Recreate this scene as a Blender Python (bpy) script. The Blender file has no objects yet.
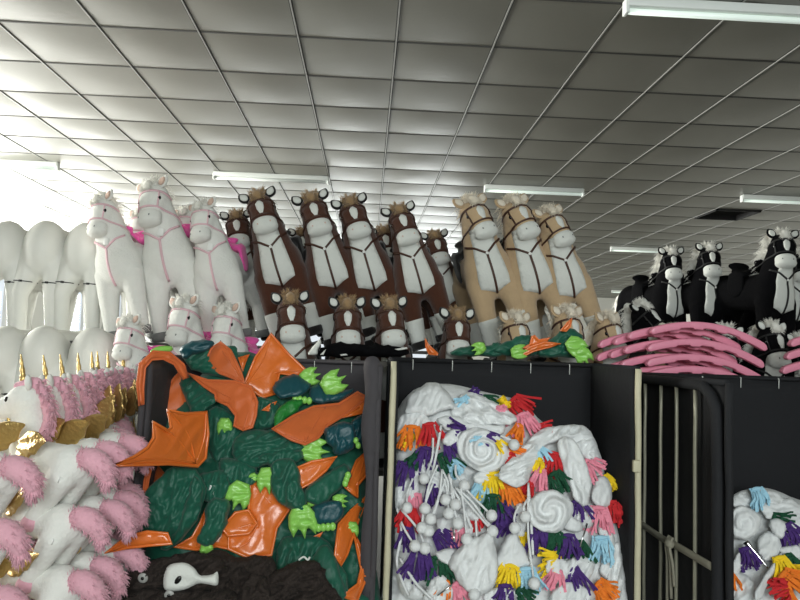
import bpy, bmesh, math, random
from mathutils import Vector, Matrix, noise
from mathutils.bvhtree import BVHTree
from mathutils.geometry import delaunay_2d_cdt
random.seed(7)
S = bpy.context.scene
COL = S.collection
V = Vector
R = math.radians
PI = math.pi

# ------------------------------------------------------------------ camera
F = 685.0
CAMZ = 1.6
YAW, PITCH, ROLL = .04645, .07096, .03177
fw = V((math.sin(YAW) * math.cos(PITCH), math.cos(YAW) * math.cos(PITCH), math.sin(PITCH)))
r0 = V((math.cos(YAW), -math.sin(YAW), 0))
u0 = r0.cross(fw)
cr = math.cos(ROLL) * r0 + math.sin(ROLL) * u0
cu = -math.sin(ROLL) * r0 + math.cos(ROLL) * u0
cam = bpy.data.cameras.new('camera')
cam.sensor_width = 36
cam.lens = F / 800 * 36
cam.clip_start = .05
co = bpy.data.objects.new('camera', cam)
COL.objects.link(co)
co.matrix_world = Matrix(((cr.x, cu.x, -fw.x, 0), (cr.y, cu.y, -fw.y, 0), (cr.z, cu.z, -fw.z, CAMZ), (0, 0, 0, 1)))
S.camera = co


def at(px, py, Y):
    """world point seen in the photo at (px, py), at distance Y into the hall"""
    d = fw * F + cr * (px - 400) + cu * (300 - py)
    return V((0, 0, CAMZ)) + d * (Y / d.y)


# ------------------------------------------------------------------ materials
def lin(c):
    return [((x / 255) / 12.92 if x <= 10 else (((x / 255) + .055) / 1.055) ** 2.4) for x in c] + [1]


MATS = {}


def mat(name, col, rough=.8, metal=0, sheen=0, bump=0, bscale=60, vary=0, vscale=8, spec=.5, emit=0, coat=0, bdist=.01):
    if name in MATS:
        return MATS[name]
    m = bpy.data.materials.new(name)
    m.use_nodes = True
    nt = m.node_tree
    b = nt.nodes['Principled BSDF']
    c = lin(col)
    b.inputs['Base Color'].default_value = c
    b.inputs['Roughness'].default_value = rough
    b.inputs['Metallic'].default_value = metal
    b.inputs['Specular IOR Level'].default_value = spec
    b.inputs['Sheen Weight'].default_value = sheen
    b.inputs['Sheen Roughness'].default_value = .6
    b.inputs['Coat Weight'].default_value = coat
    tc = nt.nodes.new('ShaderNodeTexCoord')
    if vary:
        n = nt.nodes.new('ShaderNodeTexNoise')
        n.inputs['Scale'].default_value = vscale
        n.inputs['Detail'].default_value = 4
        nt.links.new(tc.outputs['Object'], n.inputs['Vector'])
        mx = nt.nodes.new('ShaderNodeMix')
        mx.data_type = 'RGBA'
        mx.inputs['A'].default_value = [x * (1 - vary) for x in c[:3]] + [1]
        mx.inputs['B'].default_value = [min(1, x * (1 + vary)) for x in c[:3]] + [1]
        nt.links.new(n.outputs['Fac'], mx.inputs['Factor'])
        nt.links.new(mx.outputs['Result'], b.inputs['Base Color'])
    if bump:
        n = nt.nodes.new('ShaderNodeTexNoise')
        n.inputs['Scale'].default_value = bscale
        n.inputs['Detail'].default_value = 3
        nt.links.new(tc.outputs['Object'], n.inputs['Vector'])
        bp = nt.nodes.new('ShaderNodeBump')
        bp.inputs['Strength'].default_value = bump
        bp.inputs['Distance'].default_value = bdist
        nt.links.new(n.outputs['Fac'], bp.inputs['Height'])
        nt.links.new(bp.outputs['Normal'], b.inputs['Normal'])
    if emit:
        b.inputs['Emission Color'].default_value = c
        b.inputs['Emission Strength'].default_value = emit
    MATS[name] = m
    return m


def plush(name, col, vary=.12, bump=.35):
    return mat(name, col, rough=.95, sheen=.25, bump=bump, bscale=90, vary=vary, vscale=14, spec=.15)


WHITE = plush('white_plush', (226, 226, 220), .05)
CREAMY = plush('white_mane_pile', (232, 230, 222), .06)
BROWN = plush('brown_plush', (74, 42, 28), .2)
TANFUR = plush('tan_mane_pile', (158, 130, 94), .2)
PALO = plush('palomino_plush', (186, 160, 126), .1)
CREAM = plush('cream_mane_pile', (224, 214, 196), .1)
BLACK = mat('black_plush', (11, 11, 13), .95, bump=.35, bscale=90, spec=.08)
GREYW = plush('white_patch_plush', (216, 218, 212), .05)
PINKEAR = plush('beige_ear_plush', (206, 176, 160), .1)
PINKSTRAP = mat('pale_pink_strap', (226, 188, 196), .7)
BROWNSTRAP = mat('brown_leather_strap', (70, 42, 30), .5)
BLACKSTRAP = mat('black_strap', (22, 22, 22), .6)
HOTPINK = plush('hot_pink_plush', (232, 92, 168), .1)
DARKPLUSH = plush('dark_hoof_plush', (30, 28, 28), .15)
GREYHOOF = plush('grey_hoof_plush', (122, 124, 122), .1)
EYE = mat('glossy_black_eye', (10, 10, 10), .1)
BARE = mat('bare_white_form', (222, 222, 216), .55, bump=.1, bscale=30, vary=.04)
PINKF = plush('pink_fur', (220, 166, 180), .14)
GOLD = mat('crinkled_gold_foil', (206, 176, 112), .34, .75, bump=.6, bscale=70)
TAGM = mat('white_satin_tag', (232, 232, 228), .5)
ORANGE = mat('orange_satin', (222, 112, 42), .30, bump=.22, bscale=30, spec=.8)
ORANGEM = mat('orange_velvet', (206, 100, 44), .5, sheen=.1, bump=.15, bscale=50, vary=.1)
GREEN = mat('dark_green_velour', (4, 84, 64), .55, sheen=.1, bump=.4, bscale=20, bdist=.014, vary=.25, vscale=10)
TEAL = mat('teal_velour', (6, 68, 76), .45, sheen=.06, bump=.3, bscale=45, vary=.2, vscale=10)
BGREEN = mat('bright_green_velour', (24, 120, 40), .5, sheen=.05, bump=.3)
LIME = mat('lime_satin', (142, 204, 92), .32, bump=.2, bscale=60)
CLOTH = mat('white_cloth', (222, 224, 224), .8, bump=.55, bscale=16, vary=.04, bdist=.025)
DBROWN = mat('dark_brown_pelt', (40, 31, 26), .9, bump=.9, bscale=24, vary=.3, bdist=.03)
LINING = mat('charcoal_canvas', (66, 63, 66), .85, bump=.3, bscale=25, vary=.15, vscale=5)
NAVY = mat('black_canvas', (18, 19, 23), .85, bump=.25, bscale=25, vary=.15, vscale=5)
TAPE = mat('yellowed_tape', (196, 190, 162), .6, bump=.3, bscale=40, vary=.12, vscale=18)
WIRE = mat('galvanised_wire', (166, 164, 146), .45, .4, vary=.15, vscale=20)
STEEL = mat('dark_steel', (58, 60, 62), .5, .6)
BOARD = mat('grey_board', (96, 92, 86), .8, vary=.15)
PINKPL = mat('pink_plastic', (226, 140, 164), .38, spec=.5)
SILVER = mat('bare_metal', (210, 210, 210), .2, 1.0)
EYEG = mat('grey_plastic_eye', (158, 158, 154), .35)
TUFT = {k: mat(k + '_felt', c, .85, bump=.2, bscale=60, vary=.12) for k, c in dict(
    red=(196, 34, 40), orange=(236, 124, 32), yellow=(242, 206, 30), pink=(232, 140, 160), blue=(160, 206, 226),
    purple=(68, 38, 110), green=(10, 72, 46)).items()}


# ------------------------------------------------------------------ helpers
def mesh_from(name, bm, smooth=True):
    bmesh.ops.recalc_face_normals(bm, faces=bm.faces)
    me = bpy.data.meshes.new(name)
    bm.to_mesh(me)
    bm.free()
    if smooth:
        me.polygons.foreach_set('use_smooth', [True] * len(me.polygons))
    return me


def link(name, me, m, parent=None, loc=None):
    o = bpy.data.objects.new(name, me)
    COL.objects.link(o)
    if parent:
        o.parent = parent
    if loc is not None:
        o.location = loc
    if not me.materials:
        me.materials.append(None)
    o.material_slots[0].link = 'OBJECT'
    o.material_slots[0].material = m
    return o


def obj(name, bm, m, parent=None, loc=None, smooth=True):
    return link(name, mesh_from(name, bm, smooth), m, parent, loc)


def thing(name, label, cat, loc=(0, 0, 0), group=None):
    o = bpy.data.objects.new(name, None)
    o.empty_display_size = .05
    COL.objects.link(o)
    o.location = loc
    tag(o, label, cat, group)
    return o


def tag(o, label, cat, group=None, kind=None):
    o['label'] = label
    o['category'] = cat
    if group:
        o['group'] = group
    if kind:
        o['kind'] = kind
    return o


def struct(name, bm, m, label=None, smooth=False):
    o = obj(name, bm, m, smooth=smooth)
    o['kind'] = 'structure'
    o['label'] = label or name.replace('_', ' ')
    o['category'] = name.split('_')[0]
    return o


def box(bm, c, s, rot=None):
    mtx = Matrix.Translation(V(c)) @ (rot or Matrix()).to_4x4() @ Matrix.Diagonal((s[0], s[1], s[2], 1))
    return bmesh.ops.create_cube(bm, size=1, matrix=mtx)['verts']


def box2(bm, a, b):
    a, b = V(a), V(b)
    return box(bm, (a + b) / 2, b - a)


def bev(bm, w, seg=2):
    bmesh.ops.bevel(bm, geom=bm.edges[:], offset=w, segments=seg, affect='EDGES', profile=.5)


def ball(bm, c, r, sub=3, rot=None):
    if not hasattr(r, '__len__'):
        r = (r, r, r)
    mtx = Matrix.Translation(V(c)) @ (rot or Matrix()).to_4x4() @ Matrix.Diagonal((r[0], r[1], r[2], 1))
    bmesh.ops.create_icosphere(bm, subdivisions=sub, radius=1, matrix=mtx)


def capsule(bm, a, ra, b, rb, n=7):
    a, b = V(a), V(b)
    for i in range(n + 1):
        t = i / n
        ball(bm, a.lerp(b, t), ra + (rb - ra) * t, 2)


def tube(bm, pts, rad, seg=6, closed=False):
    pts = [V(p) for p in pts]
    n = len(pts)
    rad = rad if hasattr(rad, '__len__') else [rad] * n
    rings = []
    up = None
    for i, p in enumerate(pts):
        if closed:
            t = pts[(i + 1) % n] - pts[i - 1]
        else:
            t = pts[min(i + 1, n - 1)] - pts[max(i - 1, 0)]
        if t.length < 1e-9:
            t = V((0, 0, 1))
        t.normalize()
        if up is None:
            up = t.orthogonal().normalized()
        up = (up - t * up.dot(t))
        if up.length < 1e-6:
            up = t.orthogonal()
        up.normalize()
        q = t.cross(up)
        rings.append([bm.verts.new(p + (up * math.cos(2 * PI * k / seg) + q * math.sin(2 * PI * k / seg)) * rad[i]) for k in range(seg)])
    m = n if closed else n - 1
    for i in range(m):
        A, B = rings[i], rings[(i + 1) % n]
        for k in range(seg):
            bm.faces.new((A[k], A[(k + 1) % seg], B[(k + 1) % seg], B[k]))
    if not closed:
        bm.faces.new(rings[0][::-1])
        bm.faces.new(rings[-1])


def ribbon(bm, pts, nrm, w, t):
    """flat strap along pts, lying against the surface with normals nrm"""
    n = len(pts)
    rings = []
    for i in range(n):
        tg = (pts[min(i + 1, n - 1)] - pts[max(i - 1, 0)]).normalized()
        s = nrm[i].cross(tg).normalized()
        p, q = pts[i], nrm[i]
        rings.append([bm.verts.new(p + s * (w / 2 * a) + q * b) for a, b in ((-1, -t), (1, -t), (1, t), (-1, t))])
    for i in range(n - 1):
        A, B = rings[i], rings[i + 1]
        for k in range(4):
            bm.faces.new((A[k], A[(k + 1) % 4], B[(k + 1) % 4], B[k]))
    bm.faces.new(rings[0][::-1])
    bm.faces.new(rings[-1])


def remesh(bm, voxel, it=8):
    me = mesh_from('tmp', bm)
    o = bpy.data.objects.new('tmp', me)
    COL.objects.link(o)
    m = o.modifiers.new('r', 'REMESH')
    m.mode = 'VOXEL'
    m.voxel_size = voxel
    s = o.modifiers.new('s', 'SMOOTH')
    s.factor = .5
    s.iterations = it
    dg = bpy.context.evaluated_depsgraph_get()
    out = bpy.data.meshes.new_from_object(o.evaluated_get(dg))
    bpy.data.objects.remove(o)
    bpy.data.meshes.remove(me)
    out.polygons.foreach_set('use_smooth', [True] * len(out.polygons))
    return out


def bvh_of(me):
    return BVHTree.FromPolygons([v.co.copy() for v in me.vertices], [tuple(p.vertices) for p in me.polygons])


def inside(p, poly):
    c = False
    j = len(poly) - 1
    for i in range(len(poly)):
        a, b = poly[i], poly[j]
        if (a[1] > p[1]) != (b[1] > p[1]) and p[0] < (b[0] - a[0]) * (p[1] - a[1]) / (b[1] - a[1]) + a[0]:
            c = not c
        j = i
    return c


def edge_dist(p, poly):
    best = 1e9
    j = len(poly) - 1
    for i in range(len(poly)):
        ax, ay = poly[j]
        bx, by = poly[i]
        dx, dy = bx - ax, by - ay
        L = dx * dx + dy * dy
        t = 0 if L == 0 else max(0, min(1, ((p[0] - ax) * dx + (p[1] - ay) * dy) / L))
        best = min(best, (p[0] - ax - t * dx) ** 2 + (p[1] - ay - t * dy) ** 2)
        j = i
    return math.sqrt(best)


def fill_poly(poly, step):
    """triangulate a closed outline with inner points; returns 2-D points, faces, number of boundary points"""
    b = []
    for i in range(len(poly)):
        a, c = V(poly[i]), V(poly[(i + 1) % len(poly)])
        k = max(1, int((c - a).length / step))
        b += [a.lerp(c, t / k) for t in range(k)]
    xs = [p[0] for p in poly]
    ys = [p[1] for p in poly]
    pts = list(b)
    y = min(ys)
    row = 0
    while y < max(ys):
        x = min(xs) + (step / 2 if row % 2 else 0)
        while x < max(xs):
            if inside((x, y), poly) and edge_dist((x, y), poly) > step * .5:
                pts.append(V((x, y)))
            x += step
        y += step * .87
        row += 1
    n = len(b)
    r = delaunay_2d_cdt(pts, [(i, (i + 1) % n) for i in range(n)], [], 1, 1e-7)
    return r[0], r[2]


def smooth_poly(poly, n=4):
    out = []
    L = len(poly)
    for i in range(L):
        p0, p1, p2, p3 = (V(poly[(i + k - 1) % L]) for k in range(4))
        for j in range(n):
            t = j / n
            out.append(.5 * ((2 * p1) + (p2 - p0) * t + (2 * p0 - 5 * p1 + 4 * p2 - p3) * t * t + (3 * p1 - p0 - 3 * p2 + p3) * t ** 3))
    return [tuple(p) for p in out]


def patch(bvh, o, ux, uy, d, poly, off=.004, step=.018):
    """a piece of cloth sewn on: poly in the (ux, uy) frame dropped along d on to the surface"""
    pts, fs = fill_poly(poly, step)
    bm = bmesh.new()
    top, bot = [], []
    for p in pts:
        q = o + ux * p[0] + uy * p[1]
        h, nn, _, _ = bvh.ray_cast(q, d)
        if h is None:
            h, nn, _, _ = bvh.find_nearest(q + d * .3)
        top.append(bm.verts.new(h + nn * off))
        bot.append(bm.verts.new(h - nn * .004))
    shell(bm, top, bot, fs)
    return bm


def shell(bm, top, bot, fs):
    cnt = {}
    for f in fs:
        for i in range(len(f)):
            a, b = f[i], f[(i + 1) % len(f)]
            cnt[(a, b)] = 1
    for f in fs:
        try:
            bm.faces.new([top[i] for i in f])
            bm.faces.new([bot[i] for i in reversed(f)])
        except ValueError:
            pass
    for (a, b) in cnt:
        if (b, a) not in cnt:
            try:
                bm.faces.new((top[a], bot[a], bot[b], top[b]))
            except ValueError:
                pass


def strands(bm, roots, n, L, rad, out, grav, seg=4, jit=.4, rs=None):
    """tufts of pile: tapered curved strands from (point, direction) roots"""
    rs = rs or random
    for _ in range(n):
        p, d = rs.choice(roots)
        d = (V(d) + V((rs.uniform(-jit, jit), rs.uniform(-jit, jit), rs.uniform(-jit, jit)))).normalized()
        p = V(p) + V((rs.uniform(-1, 1), rs.uniform(-1, 1), rs.uniform(-1, 1))) * out
        l = L * rs.uniform(.6, 1.1)
        pts = []
        for k in range(seg + 1):
            pts.append(p.copy())
            p = p + d * (l / seg)
            d = (d + V(grav) * (1.0 / seg)).normalized()
        tube(bm, pts, [rad * (1 - .85 * k / seg) for k in range(seg + 1)], 4)


# ------------------------------------------------------------------ pieces traced in the photo's frame
def rg(region, pts):
    x0, y0, s = region
    return [(x0 + p[0] / s, y0 + p[1] / s) for p in pts]


def pillow(px, Y, thick=.02, slope=(0, 0), wrinkle=0, wf=14, wdir=(1, 0), step=None, smooth=True, swirl=None, seed=0, edge=.35, back=.5, curl=0, jag=0, drape=None, lift=0):
    """a padded or crumpled cloth piece. px outline in photo pixels, Y its distance,
    slope how the distance grows per pixel to the right / downwards"""
    if smooth:
        px = smooth_poly(px, 4)
    if jag:
        px = [(p[0] + jag * noise.noise(V((i * .55, seed, 1))) * 2, p[1] + jag * noise.noise(V((i * .55, seed, 8))) * 2) for i, p in enumerate(px)]
    cx = sum(p[0] for p in px) / len(px)
    cy = sum(p[1] for p in px) / len(px)
    m = Y / F
    poly = [((p[0] - cx) * m, -(p[1] - cy) * m) for p in px]
    w = max(p[0] for p in poly) - min(p[0] for p in poly)
    h = max(p[1] for p in poly) - min(p[1] for p in poly)
    step = step or max(.007, min(w, h) / 11, max(w, h) / 26)
    pts, fs = fill_poly(poly, step)
    R0 = max(edge_dist(p, poly) for p in pts) or .01
    bm = bmesh.new()
    c3 = at(cx, cy, Y)
    nrm = (V((0, 0, CAMZ)) - c3).normalized()
    top, bot = [], []
    for p in pts:
        qx, qy = cx + p[0] / m, cy - p[1] / m
        YY = Y + slope[0] * (qx - cx) + slope[1] * (qy - cy) + curl * ((qx - cx) * m) ** 2
        if drape:
            YY = drape(qx, qy) - lift
        b = at(qx, qy, YY) - c3
        d = edge_dist(p, poly) / R0
        e = min(1, d / edge)
        hgt = thick * math.sqrt(max(0, 1 - (1 - e) ** 2))
        if wrinkle:
            a = p[0] * wdir[0] + p[1] * wdir[1]
            c = -p[0] * wdir[1] + p[1] * wdir[0]
            nv = noise.noise(V((a * wf * .35 + seed * 3.1, c * wf + seed, seed * 7.7)))
            n2 = noise.noise(V((a * wf * .8 + 9 + seed, c * wf * 2.2, seed * 1.3)))
            n3 = noise.noise(V((a * wf * .9 + seed, c * wf * 3.1, seed * 2.3)))
            hgt += wrinkle * (1 - 2.4 * abs(nv) ** .8 + .5 * n2 - .45 * abs(n3)) * (.25 + .75 * min(1, d * 2))
        if swirl:
            sx, sy, amp, k, tw = swirl
            rx, ry = p[0] - sx, p[1] - sy
            rr = math.hypot(rx, ry)
            hgt += amp * (1 + .6 * noise.noise(V((rx * 18, ry * 18, seed)))) * math.sin(math.atan2(ry, rx) * k + rr * tw + 1.1 * noise.noise(V((rx * 22, ry * 22, seed + 2)))) * min(1, d * 2.5) * min(1, rr * 30)
        top.append(bm.verts.new(b + nrm * (hgt + .002)))
        bot.append(bm.verts.new(b - nrm * (thick * back * (hgt > 0) * min(1, d * 2) + .002)))
    shell(bm, top, bot, fs)
    return bm, c3, nrm


def px_tube(bm, c3, px, Y, rad, off=0, seg=6, closed=False, slope=(0, 0), c=None):
    pts = []
    for i, p in enumerate(px):
        YY = Y + (slope[0] * (p[0] - c[0]) + slope[1] * (p[1] - c[1]) if c else 0)
        q = at(p[0], p[1], YY)
        pts.append(q + (V((0, 0, CAMZ)) - q).normalized() * off - c3)
    tube(bm, pts, rad, seg, closed)


def spline(pts, n=6):
    out = []
    L = len(pts)
    for i in range(L - 1):
        p0, p1, p2, p3 = V(pts[max(i - 1, 0)]), V(pts[i]), V(pts[i + 1]), V(pts[min(i + 2, L - 1)])
        for j in range(n):
            t = j / n
            out.append(.5 * ((2 * p1) + (p2 - p0) * t + (2 * p0 - 5 * p1 + 4 * p2 - p3) * t * t + (3 * p1 - p0 - 3 * p2 + p3) * t ** 3))
    out.append(V(pts[-1]))
    return out
P_LEFT, P_BACK, P_FRONT = 345, 140, 255
S.view_settings.view_transform = 'Standard'
S.view_settings.look = 'None'
S.view_settings.gamma = 1
S.view_settings.use_curve_mapping = False
S.view_settings.exposure = 0
W = bpy.data.worlds.new('sky'); S.world = W; W.use_nodes = True
W.node_tree.nodes['Background'].inputs[0].default_value = (.85, .93, 1, 1)
W.node_tree.nodes['Background'].inputs[1].default_value = 1.0

# ------------------------------------------------------------------ the hall
HC = CAMZ + 1.877            # ceiling height
X0, X1, Y0, Y1 = -6.484, 9.116, -3.112, 22.088
GX, GY = -1.084, 4.088
bm = bmesh.new(); box2(bm, (X0 - .2, Y0 - .2, -.2), (X1 + .2, Y1 + .2, 0))
struct('floor', bm, mat('concrete_floor', (120, 118, 112), .6, vary=.15, vscale=1.5))
# tiles: one pillowed panel each
TILE = mat('ceiling_tile', (119, 118, 110), .36, spec=.5, bump=.05, bscale=30, vary=.05, vscale=1.2)
bm = bmesh.new()
HOLE = (8, 7)
rt = random.Random(3)
nx = round((X1 - X0) / .6); ny = round((Y1 - Y0) / .6)
hole = None
pv = at(725, 213, 5)
tt = 1.877 / (pv.z - CAMZ)
hole = (math.floor((pv.x * tt - X0) / .6), math.floor((pv.y * tt - Y0) / .6))
for i in range(nx):
    for j in range(ny):
        if (i, j) == hole:
            continue
        sag = rt.uniform(.006, .014); tlt = rt.uniform(-.002, .002)
        g = {}
        N = 4
        for a in range(N + 1):
            for b in range(N + 1):
                u, v = a / N, b / N
                z = HC + .004 - sag * (16 * u * (1 - u) * v * (1 - v)) ** .5 + tlt * (u - .5)
                g[a, b] = bm.verts.new((X0 + .6 * (i + .012 + u * .976), Y0 + .6 * (j + .012 + v * .976), z))
        for a in range(N):
            for b in range(N):
                bm.faces.new((g[a, b], g[a, b + 1], g[a + 1, b + 1], g[a + 1, b]))
me = bpy.data.meshes.new('ceiling'); bm.to_mesh(me); bm.free()
me.polygons.foreach_set('use_smooth', [True] * len(me.polygons))
o = link('ceiling', me, TILE); o['kind'] = 'structure'; o['label'] = 'suspended ceiling of sagging grey square tiles'; o['category'] = 'ceiling'
DARKSLOT = mat('grid_slot', (58, 58, 56), .7)
bm = bmesh.new()
for i in range(nx + 1):
    x = X0 + .6 * i
    box2(bm, (x - .011, Y0, HC + .003), (x + .011, Y1, HC + .012))
o = struct('trim_1', bm, DARKSLOT, 'dark slots of the ceiling grid running into the hall')
bm = bmesh.new()
for i in range(nx + 1):
    x = X0 + .6 * i
    box2(bm, (x - .004, Y0, HC - .003), (x + .004, Y1, HC + .003))
o = struct('trim_3', bm, mat('grid_metal', (160, 160, 156), .4, .2), 'thin metal ribs of the ceiling grid running into the hall')
bm = bmesh.new()
for j in range(ny + 1):
    y = Y0 + .6 * j
    box2(bm, (X0, y - .008, HC + .001), (X1, y + .008, HC + .012))
o = struct('trim_2', bm, DARKSLOT, 'dark slots of the ceiling grid running across the hall')
bm = bmesh.new(); box2(bm, (X0 - .2, Y0 - .2, HC + .35), (X1 + .2, Y1 + .2, HC + .5))
struct('roof', bm, mat('roof_dark', (26, 26, 27), .9))
vt = thing('ceiling_vent', 'dark square opening in the ceiling grid above the black horses', 'vent', (X0 + .6 * (hole[0] + .5), Y0 + .6 * (hole[1] + .5), HC))
bm = bmesh.new()
for s in (-1, 1):
    box(bm, (s * .28, 0, .03), (.02, .58, .1)); box(bm, (0, s * .28, .03), (.58, .02, .1))
obj('frame', bm, mat('vent_black', (14, 14, 15), .7), vt, smooth=False)
bm = bmesh.new(); box(bm, (0, 0, .09), (.58, .58, .02))
for k in range(7):
    box(bm, (0, -.24 + k * .08, .06), (.56, .012, .05), Matrix.Rotation(.6, 3, 'X'))
obj('grille', bm, mat('vent_black', (14, 14, 15), .7), vt, smooth=False)

WALL = mat('white_wall_paint', (214, 214, 208), .7, vary=.04, vscale=1)


def wall_with_windows(name, axis, pos, a0, a1, wins, z0, z1, thick=.2):
    """a wall plane at axis=pos with window openings (a, b) between heights z0 and z1"""
    bm = bmesh.new()
    def bx(a, b, c, d):
        if b - a < 1e-4: return
        if axis == 'x': box2(bm, (pos, a, c), (pos + thick, b, d))
        else: box2(bm, (a, pos, c), (b, pos + thick, d))
    cur = a0
    for (a, b) in wins:
        bx(cur, a, 0, HC + .35); bx(a, b, 0, z0); bx(a, b, z1, HC + .35); cur = b
    bx(cur, a1, 0, HC + .35)
    struct(name, bm, WALL)


PANE = bpy.data.materials.new('window_glass'); PANE.use_nodes = True
nt = PANE.node_tree; nt.nodes.clear()
out = nt.nodes.new('ShaderNodeOutputMaterial'); tr = nt.nodes.new('ShaderNodeBsdfTransparent'); gl = nt.nodes.new('ShaderNodeBsdfGlossy'); mx = nt.nodes.new('ShaderNodeMixShader')
gl.inputs['Roughness'].default_value = .02; mx.inputs[0].default_value = .06
nt.links.new(tr.outputs[0], mx.inputs[1]); nt.links.new(gl.outputs[0], mx.inputs[2]); nt.links.new(mx.outputs[0], out.inputs[0])
FRAMEW = mat('white_window_frame', (222, 222, 218), .5)
nwin = [0]


def window(axis, pos, a, b, z0, z1, power, sgn, col=(.95, 1, .98)):
    """frame, pane and the daylight that comes in through the opening"""
    nwin[0] += 1
    n = 'window_%d' % nwin[0]
    c = V((pos, (a + b) / 2, (z0 + z1) / 2)) if axis == 'x' else V(((a + b) / 2, pos, (z0 + z1) / 2))
    root = bpy.data.objects.new(n, None); COL.objects.link(root); root.location = c
    root['kind'] = 'structure'; root['label'] = 'tall daylit window in the hall wall'; root['category'] = 'window'
    rotm = Matrix.Rotation(PI / 2, 3, 'Z') if axis == 'x' else Matrix()
    w, h = b - a, z1 - z0
    bm = bmesh.new()
    for s in (-1, 1):
        box(bm, (s * (w / 2 - .03), 0, 0), (.06, .08, h)); box(bm, (0, 0, s * (h / 2 - .03)), (w, .08, .06))
    k = max(1, round(w / 1.1))
    for i in range(1, k):
        box(bm, (-w / 2 + w * i / k, 0, 0), (.05, .06, h))
    bm.transform(rotm.to_4x4())
    q = obj('window_frame', bm, FRAMEW, root, smooth=False)
    bm = bmesh.new(); box(bm, (0, .02, 0), (w, .006, h)); bm.transform(rotm.to_4x4())
    q = obj('pane', bm, PANE, root, smooth=False)
    L = bpy.data.lights.new('daylight', 'AREA'); L.shape = 'RECTANGLE'; L.size = w; L.size_y = h; L.energy = power; L.color = col
    lo = bpy.data.objects.new('daylight', L); COL.objects.link(lo)
    d = V((sgn, 0, 0)) if axis == 'x' else V((0, sgn, 0))
    lo.location = c + d * .06
    lo.rotation_euler = (-d).to_track_quat('Z', 'Y').to_euler()


LW = [(4.0 + 3.4 * k, 6.8 + 3.4 * k) for k in range(5)]
wall_with_windows('wall_left', 'x', X0 - .2, Y0, Y1, LW, 1.2, 3.38)
for k, (a, b) in enumerate(LW): window('x', X0 - .05, a, b, 1.2, 3.38, P_LEFT * (1.8, 1.6, .8, .6, .5)[k], 1, (1, 1, .93))
BW = [(-6, -2.6), (-2.0, .2), (.9, 3.0)]
wall_with_windows('wall_back', 'y', Y1, X0, X1, BW, 1.0, 3.0)
for a, b in BW: window('y', Y1 + .05, a, b, 1.0, 3.0, P_BACK, -1)
FW = [(-1.2, 2.4)]  # unseen window behind the camera, added and placed to light the fronts
wall_with_windows('wall_front', 'y', Y0 - .2, X0, X1, FW, 2.0, 3.3)
for a, b in FW: window('y', Y0 - .05, a, b, 2.0, 3.3, P_FRONT, 1, (.93, 1, 1))
wall_with_windows('wall_right', 'x', X1, Y0, Y1, [], 1, 2)

# fluorescent battens under the ceiling
TUBE = mat('lamp_tube', (214, 226, 218), .4, emit=.45)
HOUS = mat('lamp_housing', (216, 220, 216), .5)


def lamp(px0, py0, px1, py1, label, L=1.25, lit=True):
    """the batten whose one end shows at (px0, py0); it hangs just under the tiles, across the hall"""
    p = at(px0, py0, 5); t = (1.877 - .06) / (p.z - CAMZ)
    a = V((p.x * t, p.y * t, HC - .045))
    q = at(px1, py1, 5); t = (1.877 - .06) / (q.z - CAMZ)
    b = V((q.x * t, q.y * t, HC - .045))
    d = V((1, 0, 0)) * (1 if b.x > a.x else -1)
    c = a + d * L / 2
    r = thing('ceiling_lamp', label, 'lamp', c, 'strip lamps under the ceiling')
    bm = bmesh.new()
    box(bm, (0, 0, .02), (L, .07, .05)); box(bm, (-L / 2, 0, 0), (.02, .06, .08)); box(bm, (L / 2, 0, 0), (.02, .06, .08))
    bev(bm, .005)
    obj('housing', bm, HOUS, r)
    bm = bmesh.new(); tube(bm, [(-L / 2, 0, -.022), (L / 2, 0, -.022)], .016, 10)
    obj('lamp_tube', bm, TUBE if lit else HOUS, r)


lamp(626, 10, 798, 21, 'long strip lamp above the wire-sided bin, at the top edge of view', 1.3)
lamp(485, 190, 587, 193, 'strip lamp behind the heads of the palomino horses', 1.12)
lamp(742, 200, 800, 204, 'strip lamp beside the dark ceiling opening')
lamp(611, 250, 664, 253, 'small distant strip lamp beside the smallest black horse head')
lamp(328, 182, 228, 178, 'unlit strip lamp above the brown horse heads', 1.25, False)
lamp(58, 168, 0, 163, 'strip lamp in the glare above the bare white horse bodies')
lamp(612, 292, 640, 293, 'faint far strip lamp low over the black horse on its side', 1.2)

# ------------------------------------------------------------------ lined cage carts
def seam_panel(bm, a, b, th, axis, wob, seed, rnd=0):
    """an upright cloth panel between corners a and b (thin along axis), softly buckled"""
    n, mrows = 14, 18
    g = {}
    for side in (0, 1):
        for i in range(n + 1):
            for j in range(mrows + 1):
                u, v = i / n, j / mrows
                z = a[2] + (b[2] - a[2]) * v
                w = wob * noise.noise(V((u * 3 + seed, v * 4, seed))) * math.sin(PI * u) ** .5
                if axis == 'y':
                    g[side, i, j] = bm.verts.new((a[0] + (b[0] - a[0]) * u, a[1] + w + (th if side else 0), z))
                else:
                    g[side, i, j] = bm.verts.new((a[0] + w + (th if side else 0), a[1] + (b[1] - a[1]) * u, z))
    for i in range(n):
        for j in range(mrows):
            for s in (0, 1):
                bm.faces.new((g[s, i, j], g[s, i + 1, j], g[s, i + 1, j + 1], g[s, i, j + 1]))
    for i in range(n):
        for j in (0, mrows):
            bm.faces.new((g[0, i, j], g[0, i + 1, j], g[1, i + 1, j], g[1, i, j]))
    for j in range(mrows):
        for i in (0, n):
            bm.faces.new((g[0, i, j], g[0, i, j + 1], g[1, i, j + 1], g[1, i, j]))


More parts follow.
